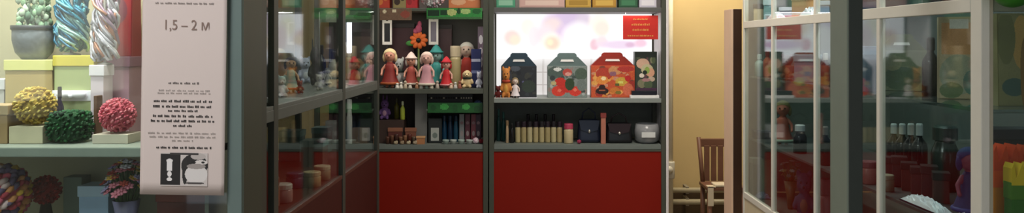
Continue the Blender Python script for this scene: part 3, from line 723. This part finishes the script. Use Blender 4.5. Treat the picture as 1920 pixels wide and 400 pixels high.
# half shelf row
HZ = uz(206) + .0005
t = thing('bead_tray', 'long black tray of pearl beads on the green-edged half shelf', 'tray', (PX(844, 5.08), 5.08, HZ))
wt = 84 * 5.08 / F
link('tray', bx(-wt / 2, wt / 2, -.02, .02, 0, .012, .002), mat('#141312', .5), t)
link('backboard', bx(-wt / 2, wt / 2, .008, .016, .0115, PZ(175, 5.08) - HZ, .002), mat('#161413', .5), t)
rnd = random.Random(9)
for i in range(18):
    x = -wt / 2 + wt * (i + .5) / 18
    link('bead', ell(nb(), (x, 0, (PZ(184, 5.08) - HZ)), (.0055, .008, .0055), 8, 6), mat('#cfc6b4' if i > 12 or i % 5 == 1 else '#2d2926', .25), t, True)
pompom('blue pompom on the half shelf beside the bead tray', (PX(896, 5.08), 5.08, HZ), .028, ['#3f5278', '#54688e'], n=60, spike=.3)

# --- right unit: gift boxes on the lit shelf
GZ = uz(185) + .0005
YG = 5.14
def gsz(px0, px1, top, Y=YG): return (PX((px0 + px1) / 2, Y), Y, GZ), (px1 - px0) * Y / F, PZ(top, Y) - GZ
l, w, h = gsz(940, 1006, 101); gable_carton('black gable gift box with a pale carry slot', l, w, h, .11, '#26282c', mottle(['#30343a', '#1b1d22', '#3a3a34'], 22, 2, .1) + [(.12, .5, .2, .5, '#3c4148'), (.18, .35, .14, .25, '#4a4238'), (.4, .93, .14, .09, '#4c525c'), (.62, .5, .03, .04, '#5a5a7c'), (.78, .35, .2, .2, '#2f3a30')], top_col='#2a3a44')
l, w, h = gsz(1026, 1100, 101); gable_carton('grey gable gift box printed with red flowers', l, w, h, .11, '#7d8580', mottle(['#59645f', '#a4aaa6', '#3f4a46', '#8d7a74'], 36, 5, .08) + [(.2, .8, .22, .18, '#4c5a54'), (.85, .75, .16, .2, '#4a5a4c'), (.5, .8, .12, .12, '#b8483e'), (.52, .75, .08, .06, '#d9988c'),
    (.32, .5, .14, .14, '#c22d20'), (.28, .2, .18, .17, '#d13a28'), (.45, .3, .16, .16, '#c42c20'), (.7, .2, .16, .16, '#cf3526'), (.56, .42, .12, .2, '#2f4226'), (.15, .45, .07, .07, '#b9a878'), (.12, .62, .07, .08, '#343c3c'),
    (.3, .22, .05, .05, '#e0705a'), (.7, .24, .05, .05, '#e0705a'), (.86, .4, .12, .2, '#6d7772'), (.25, .9, .1, .06, '#d8d8d4')], top_col='#5c6b68')
l, w, h = gsz(1107, 1188, 100)
gable_carton('orange and red gable gift box with mottled yellow and brown patches', l, w, h, .11, '#c4512a', mottle(['#d8843a', '#9a2a1e', '#e0a050', '#7a3a2a', '#c98a6a', '#b8461e'], 46, 3, .09) + [(.3, .75, .2, .2, '#b03a26'), (.25, .55, .14, .14, '#e08a3a'), (.28, .6, .06, .06, '#f2d9a4'), (.55, .85, .16, .14, '#c88a5a'), (.5, .75, .08, .08, '#8a5a6a'),
    (.7, .5, .14, .14, '#c9a03c'), (.68, .48, .06, .05, '#d8d06a'), (.6, .4, .05, .05, '#5a5a2a'), (.85, .6, .07, .1, '#b81f20'), (.25, .2, .15, .11, '#2a120e'), (.25, .32, .08, .08, '#2a120e'), (.25, .22, .08, .03, '#a85a3a'), (.55, .22, .12, .1, '#c8742e'),
    (.85, .25, .12, .2, '#d0684a'), (.8, .9, .2, .1, '#b0342a'), (.62, .15, .07, .06, '#7a6a2a')], top_col='#8c2a1c')
l, w, h = gsz(1189, 1230, 97, 5.16)
gift_bag('black and green gift bag printed with a pale creature', l, w, h, .09, '#2f3a2c', mottle(['#1a2418', '#4f5a3c', '#7a7a5a', '#5a3a40'], 26, 8, .1) + [(.35, .75, .3, .12, '#c9a48a'), (.55, .62, .28, .12, '#b8b08a'), (.7, .55, .2, .1, '#cf9a7a'), (.55, .6, .12, .08, '#8aa04a'), (.3, .48, .12, .05, '#e0d4c4'),
    (.45, .55, .1, .05, '#16220f'), (.75, .4, .16, .06, '#c0a890'), (.3, .3, .2, .1, '#7d7a5c'), (.6, .28, .2, .1, '#4c5a3c'), (.5, .08, .6, .12, '#4a2a44', 1), (.5, .38, .2, .04, '#a87a7a'), (.5, .95, .6, .06, '#1a2418', 1)], handle=None)
YGF = 5.045
def gf(px, top): return (PX(px, YGF), YGF, GZ), PZ(top, YGF) - GZ
loc, h = gf(949, 124); plush('orange plush tiger in front of the black gable box', loc, h, '#c07a3a', 'round', '#d09a4a', wide=.52, scarf='#a8402a')
loc, h = gf(966, 146); doll('small white-robed figurine before the black gable box', loc, h, '#d8c4b8', '#7a6a4a', '#ddd2d4', cat='figurine', name='angel_figurine')
loc, h = gf(934, 160); plush('tiny dark red plush at the end of the lit shelf', loc, h, '#5e1c18', 'round', None, wide=.8)
for p, w, lab, c in [(944, 34, 'white paper slip under the orange tiger', '#ded6d0'), (990, 34, 'white paper slip in front of the black gable box', '#dcdce4')]:
    o = link('paper_slip', bx(-w * YGF / F / 2, w * YGF / F / 2, -.02, .012, 0, .004), mat(c, .7), None); o.location = (PX(p, 5.027), 5.026, GZ) ; tag(o, lab, 'paper')
    if p == 944: o.location.y = 5.008; o.location.z = GZ; o.scale = (1, .35, 1)
t = thing('flat_box', 'flat white box with black top before the creature bag', 'box', (PX(1208, 5.05), 5.05, GZ))
link('base', bx(-.09, .09, -.03, .03, 0, .018, .002), mat('#e8e6e4', .4), t); link('lid', bx(-.082, .075, -.026, .028, .018, .046, .003), mat('#17171f', .3), t)
# boxes on the top shelf of the right unit
U2 = uz(14) + .0005
for p0, p1, c, c2, lab in [(931, 966, '#4f9a78', '#8fc0a4', 'mint green box on the top shelf above the picture'), (974, 1058, '#cfa8a0', '#e0c4b8', 'wide dusty pink box on the top shelf above the picture'),
        (1060, 1107, '#c9a045', '#a8822e', 'ochre yellow box next to the dusty pink box'), (1110, 1154, '#b98a34', '#d4ac50', 'darker ochre box beside the dark green box'),
        (1159, 1194, '#2c5a3c', '#3f7a54', 'dark green box on the top shelf above the red sign'), (1197, 1229, '#cfcad8', '#e6e2ea', 'pale lilac box at the end of the top shelf')]:
    carton(lab, (PX((p0 + p1) / 2, 5.05), 5.06, U2), (p1 - p0) * 5.05 / F, .2, .1, c, c2, art=[(.5, .15, .4, .1, c2, 1), (.5, .6, .3, .2, c2)])
# lower bay of the right unit
CR = uz(272) + .0005
def lr(px, top, Y=5.14): return (PX(px, Y), Y, CR), PZ(top, Y) - CR
for p, top, lab in [(935, 204, 'dark teal bottle nearest the unit post'), (944, 210, 'dark teal bottle second from the unit post')]:
    loc, h = lr(p, top, 5.2); bottle(lab, loc, .014, h, '#1f4440', '#2a5a54')
loc, h = lr(951, 226, 5.1); bottle('slim beige bottle beside the teal bottles', loc, .0095, h, '#b59a7a', '#8a7052', neck=.8)
loc, h = lr(960, 232, 5.1); bottle('short black bottle beside the slim beige one', loc, .014, h, '#1a1718', '#131113')
for i in range(8):
    p = 971 + i * 11.2; loc, h = lr(p, 228, 5.12)
    jar('small cream jar with dark lid in the row on the right counter', loc, .0175, h, ('#b4a47a', '#a8976c', '#bcae86', '#b09e74')[i % 4], ('#231c22', '#2c1f2a')[i % 2], 'cream jars with dark lids')
for i in range(4):
    p = 990 + i * 16; loc, h = lr(p, 214, 5.26)
    bottle('tall dark plum bottle behind the cream jars', loc, .02, h, '#2c1c2a', '#1b1418', 'dark plum bottles behind the jars')
loc, h = lr(1066, 232, 5.08); jar('cream jar with a bright pink lid', loc, .03, h, '#c2b08a', '#b8425c')
loc, h = lr(1104, 203, 5.14); handbag('navy black handbag beside the pink-lidded jar', loc, .15, h, .1, '#1c2233', '#232a3a')
loc, h = lr(1131, 212, 5.06); carton('slim peach striped box between the two handbags', loc, .03, h, .03, '#b4705c', '#8a3a34')
loc, h = lr(1160, 212, 5.12); handbag('black handbag with dark red patches beside the glass bowl', loc, .17, h, .1, '#17171a', '#2a1a1e')
loc, h = lr(1213, 232, 5.1)
t = thing('glass_bowl', 'grey-white bowl with a white label on the right counter', 'bowl', loc)
link('bowl', lathe(nb(), [(.05, 0), (.075, .02), (.08, h * .6), (.072, h), (.066, h), (.072, h * .6), (0, .02)], 24), mat('#8e8e90', .2), t, True)
link('label', bx(-.045, .04, -.0845, -.079, h * .35, h * .62), mat('#d8d8d6', .5), t)
pompom('small magenta pompom in front of the navy handbag', (PX(1086, 5.04), 5.045, CR), .014, ['#a83a5a', '#8c2a48'], n=50, spike=.3)

# =================================================================== LEFT GLASS CASE running back from the entrance (front glass at X=-.8)
XC = -.8
def case_y(px): return XC * F / (px - CX)
Y0, Y1 = case_y(490), case_y(712)
t = thing('glass_showcase', 'dark-framed glass showcase running back along the left of the entrance', 'showcase', (-1.02, 3.3, 0))
def Rc(x0, x1, y0, y1, z0, z1, b=0.0): return bx(x0 + 1.02, x1 + 1.02, y0 - 3.3, y1 - 3.3, z0, z1, b)
XB = -1.25
FRAME = mat('#3a3d36', .5, .1, .08)
for a in (490, 514, 643, 708):
    y = case_y(a); ww = .045 if a == 514 else .05
    link('post', Rc(XC - .028, XC, y, y + ww, .0, 2.2, .002), FRAME, t)
for y in (Y0, Y1 - .03): link('post', Rc(XB, XB + .03, y, y + .03, 0, 2.2, .002), FRAME, t)
zt_, zb_ = 1.303, 1.255
link('shelf', Rc(XB + .03, XC - .002, Y0 + .01, Y1 - .01, zt_ - .012, zt_, .001), mat('#585c58', .4), t)
link('shelf_rail', Rc(XC - .022, XC - .001, Y0 + .005, Y1, zb_, zt_ - .012, .002), mat('#50544f', .5, .1), t)
link('lower_shelf', Rc(XB + .03, XC - .002, Y0 + .01, Y1 - .01, .915, .93, .001), mat('#4a3028', .4), t)
link('base_panel', Rc(XB + .01, XC - .004, Y0 + .005, Y1 - .005, .02, .915, .002), mat('#34140f', .45), t)
link('top_rail', Rc(XB, XC, Y0, Y1, 2.2, 2.24, .002), FRAME, t)
link('glass_pane', Rc(XC - .016, XC - .010, Y0 + .02, Y1 - .02, .93, 2.2), GLASS, t)
link('rear_glass_pane', Rc(XB + .008, XB + .013, Y0 + .03, Y1 - .03, .93, 2.2), GLASS, t)
def lc(px, x, z): return (x, x * F / (px - CX), z)
UC, LC2 = zt_ + .0005, .9305
def hh(py, Y, z): return PZ(py, Y) - z
for px, x, top, args, kw, fn in [
    (500, -.93, 110, ('#b86a4a', '#2a1a14', '#9c3c22', '#c07a3a'), dict(lab='rust orange doll between the two near posts of the glass case'), doll),
    (545, -.95, 108, ('#c99a72', '#2c1710', '#7fa8a0', '#a8341f'), dict(lab='brown-haired doll in teal dress with red hem inside the glass case'), doll),
    (528, -.9, 140, ('#9fb4b0', 'round', '#c8d0c8'), dict(lab='pale teal plush left of the brown-haired doll', wide=.8), plush),
    (562, -.9, 150, ('#8a3a24', 'round', '#b08a6a'), dict(lab='reddish brown plush right of the brown-haired doll', wide=.85), plush),
    (572, -1.1, 105, ('#9aa0b4', 'round', '#c9ccd4'), dict(lab='blue-grey plush with pale belly behind the dolls', wide=.8), plush),
    (590, -1.0, 84, ('#15171a', 'long', '#2a2a2e'), dict(lab='black plush with tall ears in the glass case', wide=.5), plush),
    (614, -.95, 128, ('#b4b2aa', '#5a5a54', '#9b9a92', '#c9c7c0'), dict(lab='grey-white doll near the middle post of the glass case'), doll),
    (598, -.88, 138, ('#a8a49a', 'round', '#c4c2ba'), dict(lab='small light grey plush before the grey-white doll', wide=.8), plush)]:
    lab = kw.pop('lab'); loc = lc(px, x, UC)
    o = fn(lab, loc, hh(top, loc[1], UC), *args, **kw); o.rotation_euler.z = .5
for px, x, top, kind, c, lab in [
    (505, -.9, 332, 'jar', ('#7a5f4a', '#5c4434'), 'brown jar low in the glass case beside the near post'),
    (530, -.88, 345, 'jar', ('#9a7a74', '#b9b4ac'), 'dusty pink jar with pale lid low in the glass case'),
    (553, -.92, 340, 'jar', ('#463a52', '#35304a'), 'dark violet jar low in the glass case'),
    (585, -.86, 332, 'jar', ('#a8906a', '#c0aa84'), 'cream jar low in the glass case'),
    (604, -.86, 326, 'jar', ('#8f7f66', '#c4b69a'), 'beige jar beyond the cream one, low in the glass case')]:
    loc = lc(px, x, LC2); jar(lab, loc, .035, max(.06, hh(top, loc[1], LC2)), *c)
for px, x, top, w, c, lab in [(548, -1.15, 244, .1, '#3f5c60', 'dark teal box standing on the low case shelf'), (590, -1.0, 262, .1, '#5c4a44', 'grey-brown box standing on the low case shelf'), (604, -1.08, 238, .08, '#6c7470', 'light grey box standing on the low case shelf')]:
    loc = lc(px, x, LC2); carton(lab, loc, w, hh(top, loc[1], LC2), .1, c, '#6f8a8a')
bottle('bright white bottle glimpsed below the case shelf', (PX(655, 5.05), 5.05, CZ), .018, PZ(186, 5.05) - CZ, '#e6e6e2', '#ffffff', neck=.75)
for p, w, top, c, lab in [(632, 38, 226, '#7d8480', 'grey box on the counter seen through the glass case'), (676, 30, 240, '#7a6450', 'kraft box on the counter behind the far case post'), (690, 22, 206, '#2f4a34', 'dark green box on the counter behind the far case post')]:
    Y = 5.25 if p == 690 else 5.1
    carton(lab, (PX(p, Y), Y, CZ), w * Y / F, PZ(top, Y) - CZ, .08, c)

# =================================================================== WALL SIDE: pipes, chair, wooden pilaster
t = thing('heating_pipe', 'cream vertical heating pipe beside the red-based unit', 'pipe', (PX(1257, 6.1), 6.1, 0))
link('riser', lathe(nb(), [(.021, 0), (.021, 3.0)], 16), mat('#efe4c8', .4), t, True)
link('valve', ell(lathe(nb(), [(.03, 0), (.034, .01), (.034, .12), (.03, .13)], 14, (0, 0, PZ(335, 6.1))), (-.015, -.03, PZ(318, 6.1)), (.03, .03, .03)), mat('#d6cfbc', .4), t, True)
def hpipe(label, py, r):
    t = thing('mounted_heating_pipe', label, 'pipe', (PX(1262, 6.1), 6.16, PZ(py, 6.16)))
    link('pipe', tube(nb(), [(-.1, 0, 0), (1.1, 0, 0)], r, 14), mat('#b5a98a', .4), t, True)
    for x in (.12, .75): link('bracket', bx(x - .012, x + .012, -r * .5, .113, -r * 1.3, r * 1.3), mat('#8d8470', .5), t)
hpipe('upper horizontal heating pipe along the beige wall', 357, .02)
hpipe('lower horizontal heating pipe along the beige wall', 379, .022)
# chair
t = thing('wooden_chair', 'dark brown slatted wooden chair against the beige wall', 'chair', (PX(1352, 5.75), 5.75, 0))
BR = mat('#6e4a38', .5, 0, .25, 12)
zt2, zs = PZ(262, 5.75), PZ(345, 5.75)
for sx in (-1, 1):
    link('leg', tube(nb(), [(sx * .11, .1, 0), (sx * .11, .1, zs)], [.016, .018], 8), BR, t, True)
    link('leg', tube(nb(), [(sx * .11, -.13, 0), (sx * .11, -.12, zs - .02)], [.014, .018], 8), BR, t, True)
    link('back_post', tube(nb(), [(sx * .11, .1, zs - .01), (sx * .115, .12, zs + .1), (sx * .13, .15, zt2)], .016, 8), BR, t, True)
link('seat', bx(-.135, .135, -.15, .11, zs - .025, zs, .006), BR, t)
link('back_rail', bx(-.13, .13, .135, .16, zt2 - .07, zt2 - .01, .006), BR, t)
for i in range(4):
    x = -.075 + .05 * i; link('back_slat', bx(x - .019, x + .019, .115, .13, zs + .0, zt2 - .06, .002), BR, t)
link('stretcher', bx(-.1, .1, .09, .105, .2, .225), BR, t)
o = link('folded_cloth', bx(-.06, .06, -.06, .06, 0, .02, .008), mat('#c9bba2', .9), None, True); o.location = (PX(1350, 5.7), 5.66, zs + .0005)
link('hanging_corner', bx(-.11, -.07, -.068, -.063, -.13, .006, .001, bx(-.11, -.055, -.068, 0, 0, .006)), mat('#c9bba2', .9), o)
tag(o, 'folded cream cloth lying on the seat of the wooden chair', 'cloth')
# pilaster
Yp = 4.42
xa, xb = PX(1371, Yp), PX(1391, Yp)
ztop = PZ(17, Yp)
t = thing('wooden_pilaster', 'tall dark brown wooden board standing beside the white-framed showcase', 'board', ((xa + xb) / 2, Yp + .08, 0))
w = xb - xa
link('dark_face', bx(-w / 2 + .012, w / 2, -.08, .08, 0, ztop, .002), mat('#3a2418', .45, 0, .25, 9), t)
link('pale_edge', bx(-w / 2, -w / 2 + .0118, -.08, .08, 0, ztop, .001), mat('#e2c0a4', .5, 0, .08, 9), t)

# =================================================================== RIGHT SHOWCASE (white frame, side glass at X=1.15)
XS = 1.15
def sy(px): return XS * F / (px - CX)
Yn, Yf = sy(1840), sy(1393)
XE, = (1.95,)
t = thing('white_showcase', 'white-framed glass showcase along the right side of the shop', 'showcase', (1.5, 3.1, 0))
def Rw(x0, x1, y0, y1, z0, z1, b=0.0): return bx(x0 - 1.5, x1 - 1.5, y0 - 3.1, y1 - 3.1, z0, z1, b)
ZR, ZBASE, ZM, ZL = 1.6, PZ(359, Yf), 1.33, 1.0
link('corner_post', Rw(XS, XS + .022, Yn, Yn + .05, 0, 2.2, .002), WHITEF, t)
link('corner_cover', Rw(XS + .022, XS + .03, Yn, Yn + .05, 0, 2.2), mat('#a8a08c', .5), t)
link('corner_post', Rw(XS, XS + .025, Yf - .02, Yf + .005, 0, 2.2, .002), WHITEF, t)
for px in (1447, 1527, 1646):
    y = sy(px); link('mullion', Rw(XS, XS + .02, y - .012, y + .012, ZBASE, 2.2, .002), WHITEF, t)
for (z0, z1, tag_) in ((ZR - .018, ZR + .018, 'rail'), (ZBASE - .03, ZBASE, 'base_rail'), (2.2, 2.24, 'top_rail')):
    link(tag_, Rw(XS - .001, XS + .022, Yn + .05, Yf - .02, z0, z1, .002), WHITEF, t)
link('front_rail', Rw(XS + .03, XE, Yn + .002, Yn + .022, ZR - .018, ZR + .018, .002), mat('#767c6a', .5), t)
link('top_panel', Rw(XS, XE, Yn, Yf, 2.24, 2.26), WHITEF, t)
link('base_panel', Rw(XS + .004, XE, Yn + .005, Yf, .03, ZBASE - .03), mat('#cdbf9f', .5, var=.06), t)
link('floor_shelf', Rw(XS + .02, XE, Yn + .03, Yf - .01, ZBASE - .03, ZBASE - .005), mat('#5a5c54', .5), t)
link('back_panel', Rw(XE - .02, XE, Yn, Yf, ZBASE, 2.24), mat('#4a5350', .5), t)
link('end_panel', Rw(XS + .03, XE - .02, Yf - .014, Yf, ZBASE, 2.24), mat('#596058', .5), t)
for z, m, d in ((ZR + .01, GLASS, .5), (ZM, glass_mat((.8, .88, .86), .08, 'shelf_glass'), .42), (ZL, mat('#434a4a', .4), .42)):
    link('shelf', Rw(XS + .03, XS + .03 + d, Yn + .03, Yf - .02, z - .01, z, .001), m, t)
link('glass_pane', Rw(XS + .006, XS + .011, Yn + .04, Yf - .02, ZBASE, 2.2), GLASS, t)
link('front_glass_pane', Rw(XS + .03, XE - .02, Yn + .008, Yn + .013, ZBASE, 2.2), GLASS, t)
def rc(px, x, z): return (x, x * F / (px - CX), z)
M0, L0, T0, B0 = ZM + .0005, ZL + .0005, ZR + .0105, ZBASE - .0045
# middle shelf
loc = rc(1796, 1.33, M0); gift_bag('beige gift bag with an orange printed patch', loc, .11, .252, .07, '#b9a888', [(.45, .75, .4, .2, '#cf9a6a', 1), (.5, .93, .25, .06, '#d8d2c8', 1), (.5, .3, .5, .25, '#9aa08a'), (.8, .2, .2, .15, '#5f8478'), (.3, .1, .3, .1, '#6f7f5a')], rz=-.4, handle=None)
loc = (PX(1889, 2.2), 2.2, M0); gift_bag('dull green and ochre gift bag behind the front glass', loc, .086, .252, .06, '#7d7a52', [(.75, .7, .3, .3, '#b08a4a'), (.25, .75, .3, .3, '#66683f'), (.5, .2, .4, .1, '#33564f'), (.85, .35, .15, .4, '#7c5a24')], handle=None)
loc = rc(1690, 1.36, M0); gable_carton('olive gable gift box added for a box reflection in the white showcase', loc, .16, .20, .1, '#6a7052', [(.5, .3, .4, .3, '#4a5a42'), (.3, .7, .2, .2, '#7a7a5a')], top_col='#5d644a', rz=-.4)  # added box in place of the black box's reflection in the side glass
loc = rc(1476, 1.27, M0); plush('dark brown plush bear added for a box reflection in the white showcase', loc, PZ(100, loc[1]) - M0, '#5c3c2a', 'round', '#8a6446', wide=.95, rz=-.4)  # added bear where the orange box reflects in the side glass
loc = rc(1439, 1.24, M0); bottle('tall rust red bottle at the far end of the middle shelf', loc, .022, PZ(95, loc[1]) - M0, '#a8452c', '#8a2a20')
loc = rc(1424, 1.212, M0); bottle('pale green bottle next to the rust red one', loc, .024, PZ(102, loc[1]) - M0, '#8aa49a', '#b4c4bc')
loc = rc(1515, 1.25, M0); carton('blue-grey box on the middle shelf between two mullions', loc, .11, .12, .1, '#5c6c78', '#8a9aa4', rz=-.4)
loc = rc(1548, 1.25, M0); bottle('black bottle with a pale cap beside the entrance post', loc, .02, .13, '#1c2022', '#cfc4b8')
loc = rc(1630, 1.215, M0); carton('slate blue box on the middle shelf next to the entrance post', loc, .06, .16, .08, '#4c5c74', '#7484a0')
loc = rc(1745, 1.3, M0); bottle('tall black bottle beside the olive gable box', loc, .026, .19, '#14191a', '#0d1011')
# lower shelf
for i, p in enumerate((1676, 1692, 1708, 1724)):
    loc = rc(p, 1.46, L0); bottle('black bottle with white cap in the dark row of the white showcase', loc, .028, PZ(232, loc[1]) - L0, '#15171c', '#c4c6c8', 'black bottles with white caps', neck=.35)
for i, p in enumerate((1662, 1686, 1704, 1722, 1742, 1764)):
    loc = rc(p, 1.3, L0); carton('narrow dark maroon box in the row on the low showcase shelf', loc, .045, (.09, .105, .095)[i % 3], .05, ('#4c1f22', '#3a1a1e', '#5c2a28')[i % 3], '#2a1518', 'maroon boxes in the showcase', rz=-.4)
loc = rc(1818, 1.27, L0); doll('doll in bright blue dress with pink sleeves inside the showcase', loc, PZ(278, loc[1]) - L0, '#8c4a62', '#22306a', '#26366e', '#34448c')
loc = rc(1772, 1.42, L0); bottle('dark teal vase-like bottle behind the maroon boxes', loc, .045, .22, '#22302f', '#2c3c3a', neck=.7)
loc = rc(1716, 1.212, L0); foil_pack('long crumpled silver foil package lying on the low showcase shelf', (loc[0], 2.44, L0), .05, .22, .03, '#eef2ff', rz=0, dark='#141a30')
loc = rc(1808, 1.212, L0); foil_pack('small crumpled silver foil package nearest the corner post', (loc[0], 2.22, L0), .05, .07, .025, '#f0f4ff', rz=0, dark='#141a30')
loc = rc(1662, 1.215, L0); jar('beige jar on the low shelf beside the mullion', loc, .025, .055, '#7c7462', '#8f8874')
loc = rc(1628, 1.215, L0); jar('dusty rose jar on the low shelf beside the entrance post', loc, .03, .08, '#8a5a58', '#70444a')
loc = rc(1468, 1.25, L0); doll('rust pink doll with olive hair on the low showcase shelf', loc, PZ(190, loc[1]) - L0, '#a86450', '#6c643c', '#9a5040', '#8fa090', rz=-.4)
loc = rc(1500, 1.24, L0); bottle('black bottle with bright silver cap on the low shelf', loc, .03, .13, '#16191d', '#b9c0c4', neck=.6)
loc = rc(1427, 1.225, L0); carton('dark navy box at the far end of the low shelf', loc, .08, PZ(245, loc[1]) - L0, .06, '#1f2830', '#2c3840')
loc = rc(1548, 1.22, L0); bottle('dark grey bottle with pale cap close to the entrance post', loc, .022, .16, '#24282a', '#8a8480')
loc = (PX(1872, 2.12), 2.115, L0)
def felt_basket(label, px, Y, wpx, top, cols, d=.05, teeth=5):
    t = thing('felt_basket', label, 'basket', (PX(px, Y), Y, L0)); w = wpx * Y / F; h = PZ(top, Y) - L0
    link('body', bx(-w / 2, w / 2, -d / 2, d / 2, 0, h * .52, .006), mat(cols[0], .9), t)
    link('band', bx(-w / 2 - .001, w / 2 + .001, -d / 2 - .001, d / 2 + .001, h * .5, h * .74, .003), mat(cols[1], .9), t)
    pts = [(-w / 2, h * .7), (w / 2, h * .7)]
    for k in range(teeth, -1, -1):
        x = -w / 2 + w * k / teeth
        pts.append((x, h * (.8 if k % 2 else .93)))
        if k: pts.append((x - w / teeth / 2, h * (1.0 if k % 2 else .84)))
    link('zigzag_rim', prism(nb(), pts, -d / 2 - .002, d / 2 + .002), mat(cols[2], .9), t)
felt_basket('orange felt basket with red zigzag rim behind the front glass', 1876, 2.16, 46, 270, ('#d8801a', '#ee5c14', '#e04a18'))
felt_basket('orange felt basket partly hidden behind the green and yellow one', 1918, 2.19, 34, 272, ('#e06a1a', '#f06018', '#e8521c'))
felt_basket('dark green felt basket with yellow rim at the front glass', 1909, 2.085, 40, 305, ('#2f6a1c', '#4a7a1c', '#dcb820'), d=.035)
carton('black box behind the orange felt baskets', (PX(1890, 2.32), 2.32, L0), .13, PZ(240, 2.32) - L0, .08, '#1d2026', '#22242c')
# bottom of the showcase
loc = rc(1418, 1.205, B0); carton('grey box on the showcase floor at the far end', loc, .05, PZ(296, loc[1]) - B0, .06, '#6d6f68', '#82847c')
loc = rc(1437, 1.24, B0); carton('tall olive grey box on the showcase floor', loc, .05, PZ(300, loc[1]) - B0, .06, '#666a58')
loc = rc(1430, 1.206, B0); foil_pack('small blue-grey foil package on the showcase floor', loc, .06, .07, .03, '#5c6478', dark='#2a3040')
loc = rc(1482, 1.26, B0); bouquet('pale teal paper flower bunch on the showcase floor', loc, PZ(296, loc[1]) - B0, .05, ['#6f8f88', '#8fa8a0', '#5c7a70', '#6a7a4a'], n=20, wrap='#5a5030')
loc = rc(1508, 1.24, B0); plush('dark blue plush with brown belly on the showcase floor', loc, PZ(318, loc[1]) - B0, '#2a3048', 'round', '#6a4a3e', wide=.6, rz=-.4)
loc = rc(1548, 1.22, B0); jar('tall dusty pink jar on the showcase floor', loc, .028, .24, '#8a5c60', '#74484e')
# top compartment
for px, x, top, w, c, c2, lab in [(1422, 1.205, 8, .04, '#c9b48c', '#1a1a18', 'tan box with black lid on the showcase upper shelf'), (1442, 1.222, 0, .045, '#6f9a9a', '#b9cccc', 'teal box on the showcase upper shelf'),
        (1478, 1.33, 14, .08, '#b9b4c4', '#e0dce6', 'pale lilac box on the showcase upper shelf'), (1506, 1.33, -10, .1, '#b88a60', '#c9a47c', 'tan brown box on the showcase upper shelf'),
        (1542, 1.3, 2, .06, '#7c90a4', '#a4b4c4', 'blue-grey box on the showcase upper shelf'), (1632, 1.22, -4, .06, '#39435c', '#232a3c', 'dark blue box on the showcase upper shelf by the post'),
        (1690, 1.24, -8, .1, '#2c3038', '#5c646c', 'charcoal box on the showcase upper shelf'), (1760, 1.24, -20, .09, '#3a3236', '#6a6468', 'dark plum box on the showcase upper shelf')]:
    loc = rc(px, x, T0); carton(lab, loc, w, max(.05, PZ(top, loc[1]) - T0), .07, c, c2, rz=-.4)
for px in (1456, 1520):
    loc = rc(px, 1.2, T0); foil_pack('white cellophane-wrapped parcel behind the %s showcase mullion' % ('far' if px == 1456 else 'middle'), loc, .05, .16, .045, '#dfe2ea', dark='#a8acb8')
# green ball hanging at the upper corner
t = thing('hanging_ball', 'bright green ball hanging at the showcase corner', 'ball', (PX(1899, 1.96), 1.96, PZ(-24, 1.96)))
link('ball', ell(nb(), (0, 0, 0), (.05, .05, .05), 24, 16), mat('#2f7a1c', .4), t, True)
link('cord', tube(nb(), [(0, 0, .048), (0, .02, .3), (0, .066, 2.23 - PZ(-24, 1.96))], .0015, 6), mat('#d8d8d0', .6), t, True)

# =================================================================== LAMPS
def ceiling_lamp(label, x, y, w, d, power, col, zl=2.96):
    t = thing('ceiling_lamp', label, 'lamp', (x, y, zl))
    link('housing', bx(-w / 2, w / 2, -d / 2, d / 2, -.02, .04, .004), mat('#d8d8d4', .5), t)
    link('diffuser', bx(-w / 2 + .02, w / 2 - .02, -d / 2 + .02, d / 2 - .02, -.03, -.0205), emit('#fff6e8', 1.5), t)
    l = bpy.data.lights.new('lamp_light', 'AREA'); l.shape = 'RECTANGLE'; l.size = w * .95; l.size_y = d * .95; l.energy = power; l.color = col
    o = bpy.data.objects.new('lamp_light', l); COL.objects.link(o); o.parent = t; o.location = (0, 0, -.04)
ceiling_lamp('ceiling lamp over the shop floor', .5, 3.7, .6, 1.2, 26, (1, .93, .82))
ceiling_lamp('ceiling lamp above the beige wall side', 1.3, 5.6, .3, .6, 28, (1, .9, .72))
ceiling_lamp('ceiling lamp in front of the left showcase', -1.3, .6, .6, 1.2, 34, (.92, .97, 1))
def strip(name, loc, sx, sy, power, col, rot=(0, 0, 0)):
    l = bpy.data.lights.new(name, 'AREA'); l.shape = 'RECTANGLE'; l.size = sx; l.size_y = sy; l.energy = power; l.color = col
    o = bpy.data.objects.new(name, l); COL.objects.link(o); o.location = loc; o.rotation_euler = rot
strip('front_showcase_strip_light', (-1.3, 2.06, 2.18), 1.0, .05, 12, (1, .97, .9))
strip('unit_strip_light', (xr, 5.03, uz(14) - .032), .9, .03, 1.3, (1, .96, .94))
strip('toy_unit_strip_light', (xl, 5.06, 2.13), 1.0, .04, 4, (1, .95, .88))
strip('toy_shelf_fill_light', (xl, 5.02, uz(15) - .024), 1.0, .02, 1.6, (1, .95, .9))  # added fill that brightens the toys, no fixture of its own
strip('glass_case_strip_light', (-1.02, 3.3, 2.17), .04, 1.6, 4, (1, .96, .9))
strip('white_showcase_strip_light', (1.35, 3.1, 2.18), .04, 2.0, 10, (.9, .95, 1))

W = bpy.data.worlds.new('hall_light'); S.world = W; W.use_nodes = True
bg = W.node_tree.nodes['Background']; bg.inputs[0].default_value = (.75, .82, .9, 1); bg.inputs[1].default_value = .6

cam = bpy.data.cameras.new('camera'); co = bpy.data.objects.new('camera', cam); COL.objects.link(co)
co.location = (0, 0, EYE); co.rotation_euler = (math.pi / 2, 0, 0)
cam.sensor_fit = 'HORIZONTAL'; cam.sensor_width = 36.0; cam.lens = 36.0 * F / 1920
cam.shift_x = (960 - CX) / 1920; cam.shift_y = -(200 - CY) / 1920; cam.clip_start = .02
S.camera = co
vs = S.view_settings; vs.view_transform = 'Standard'; vs.look = 'None'; vs.gamma = 1; vs.use_curve_mapping = False; vs.exposure = .5
S.cycles.transparent_max_bounces = 32; S.cycles.use_denoising = True
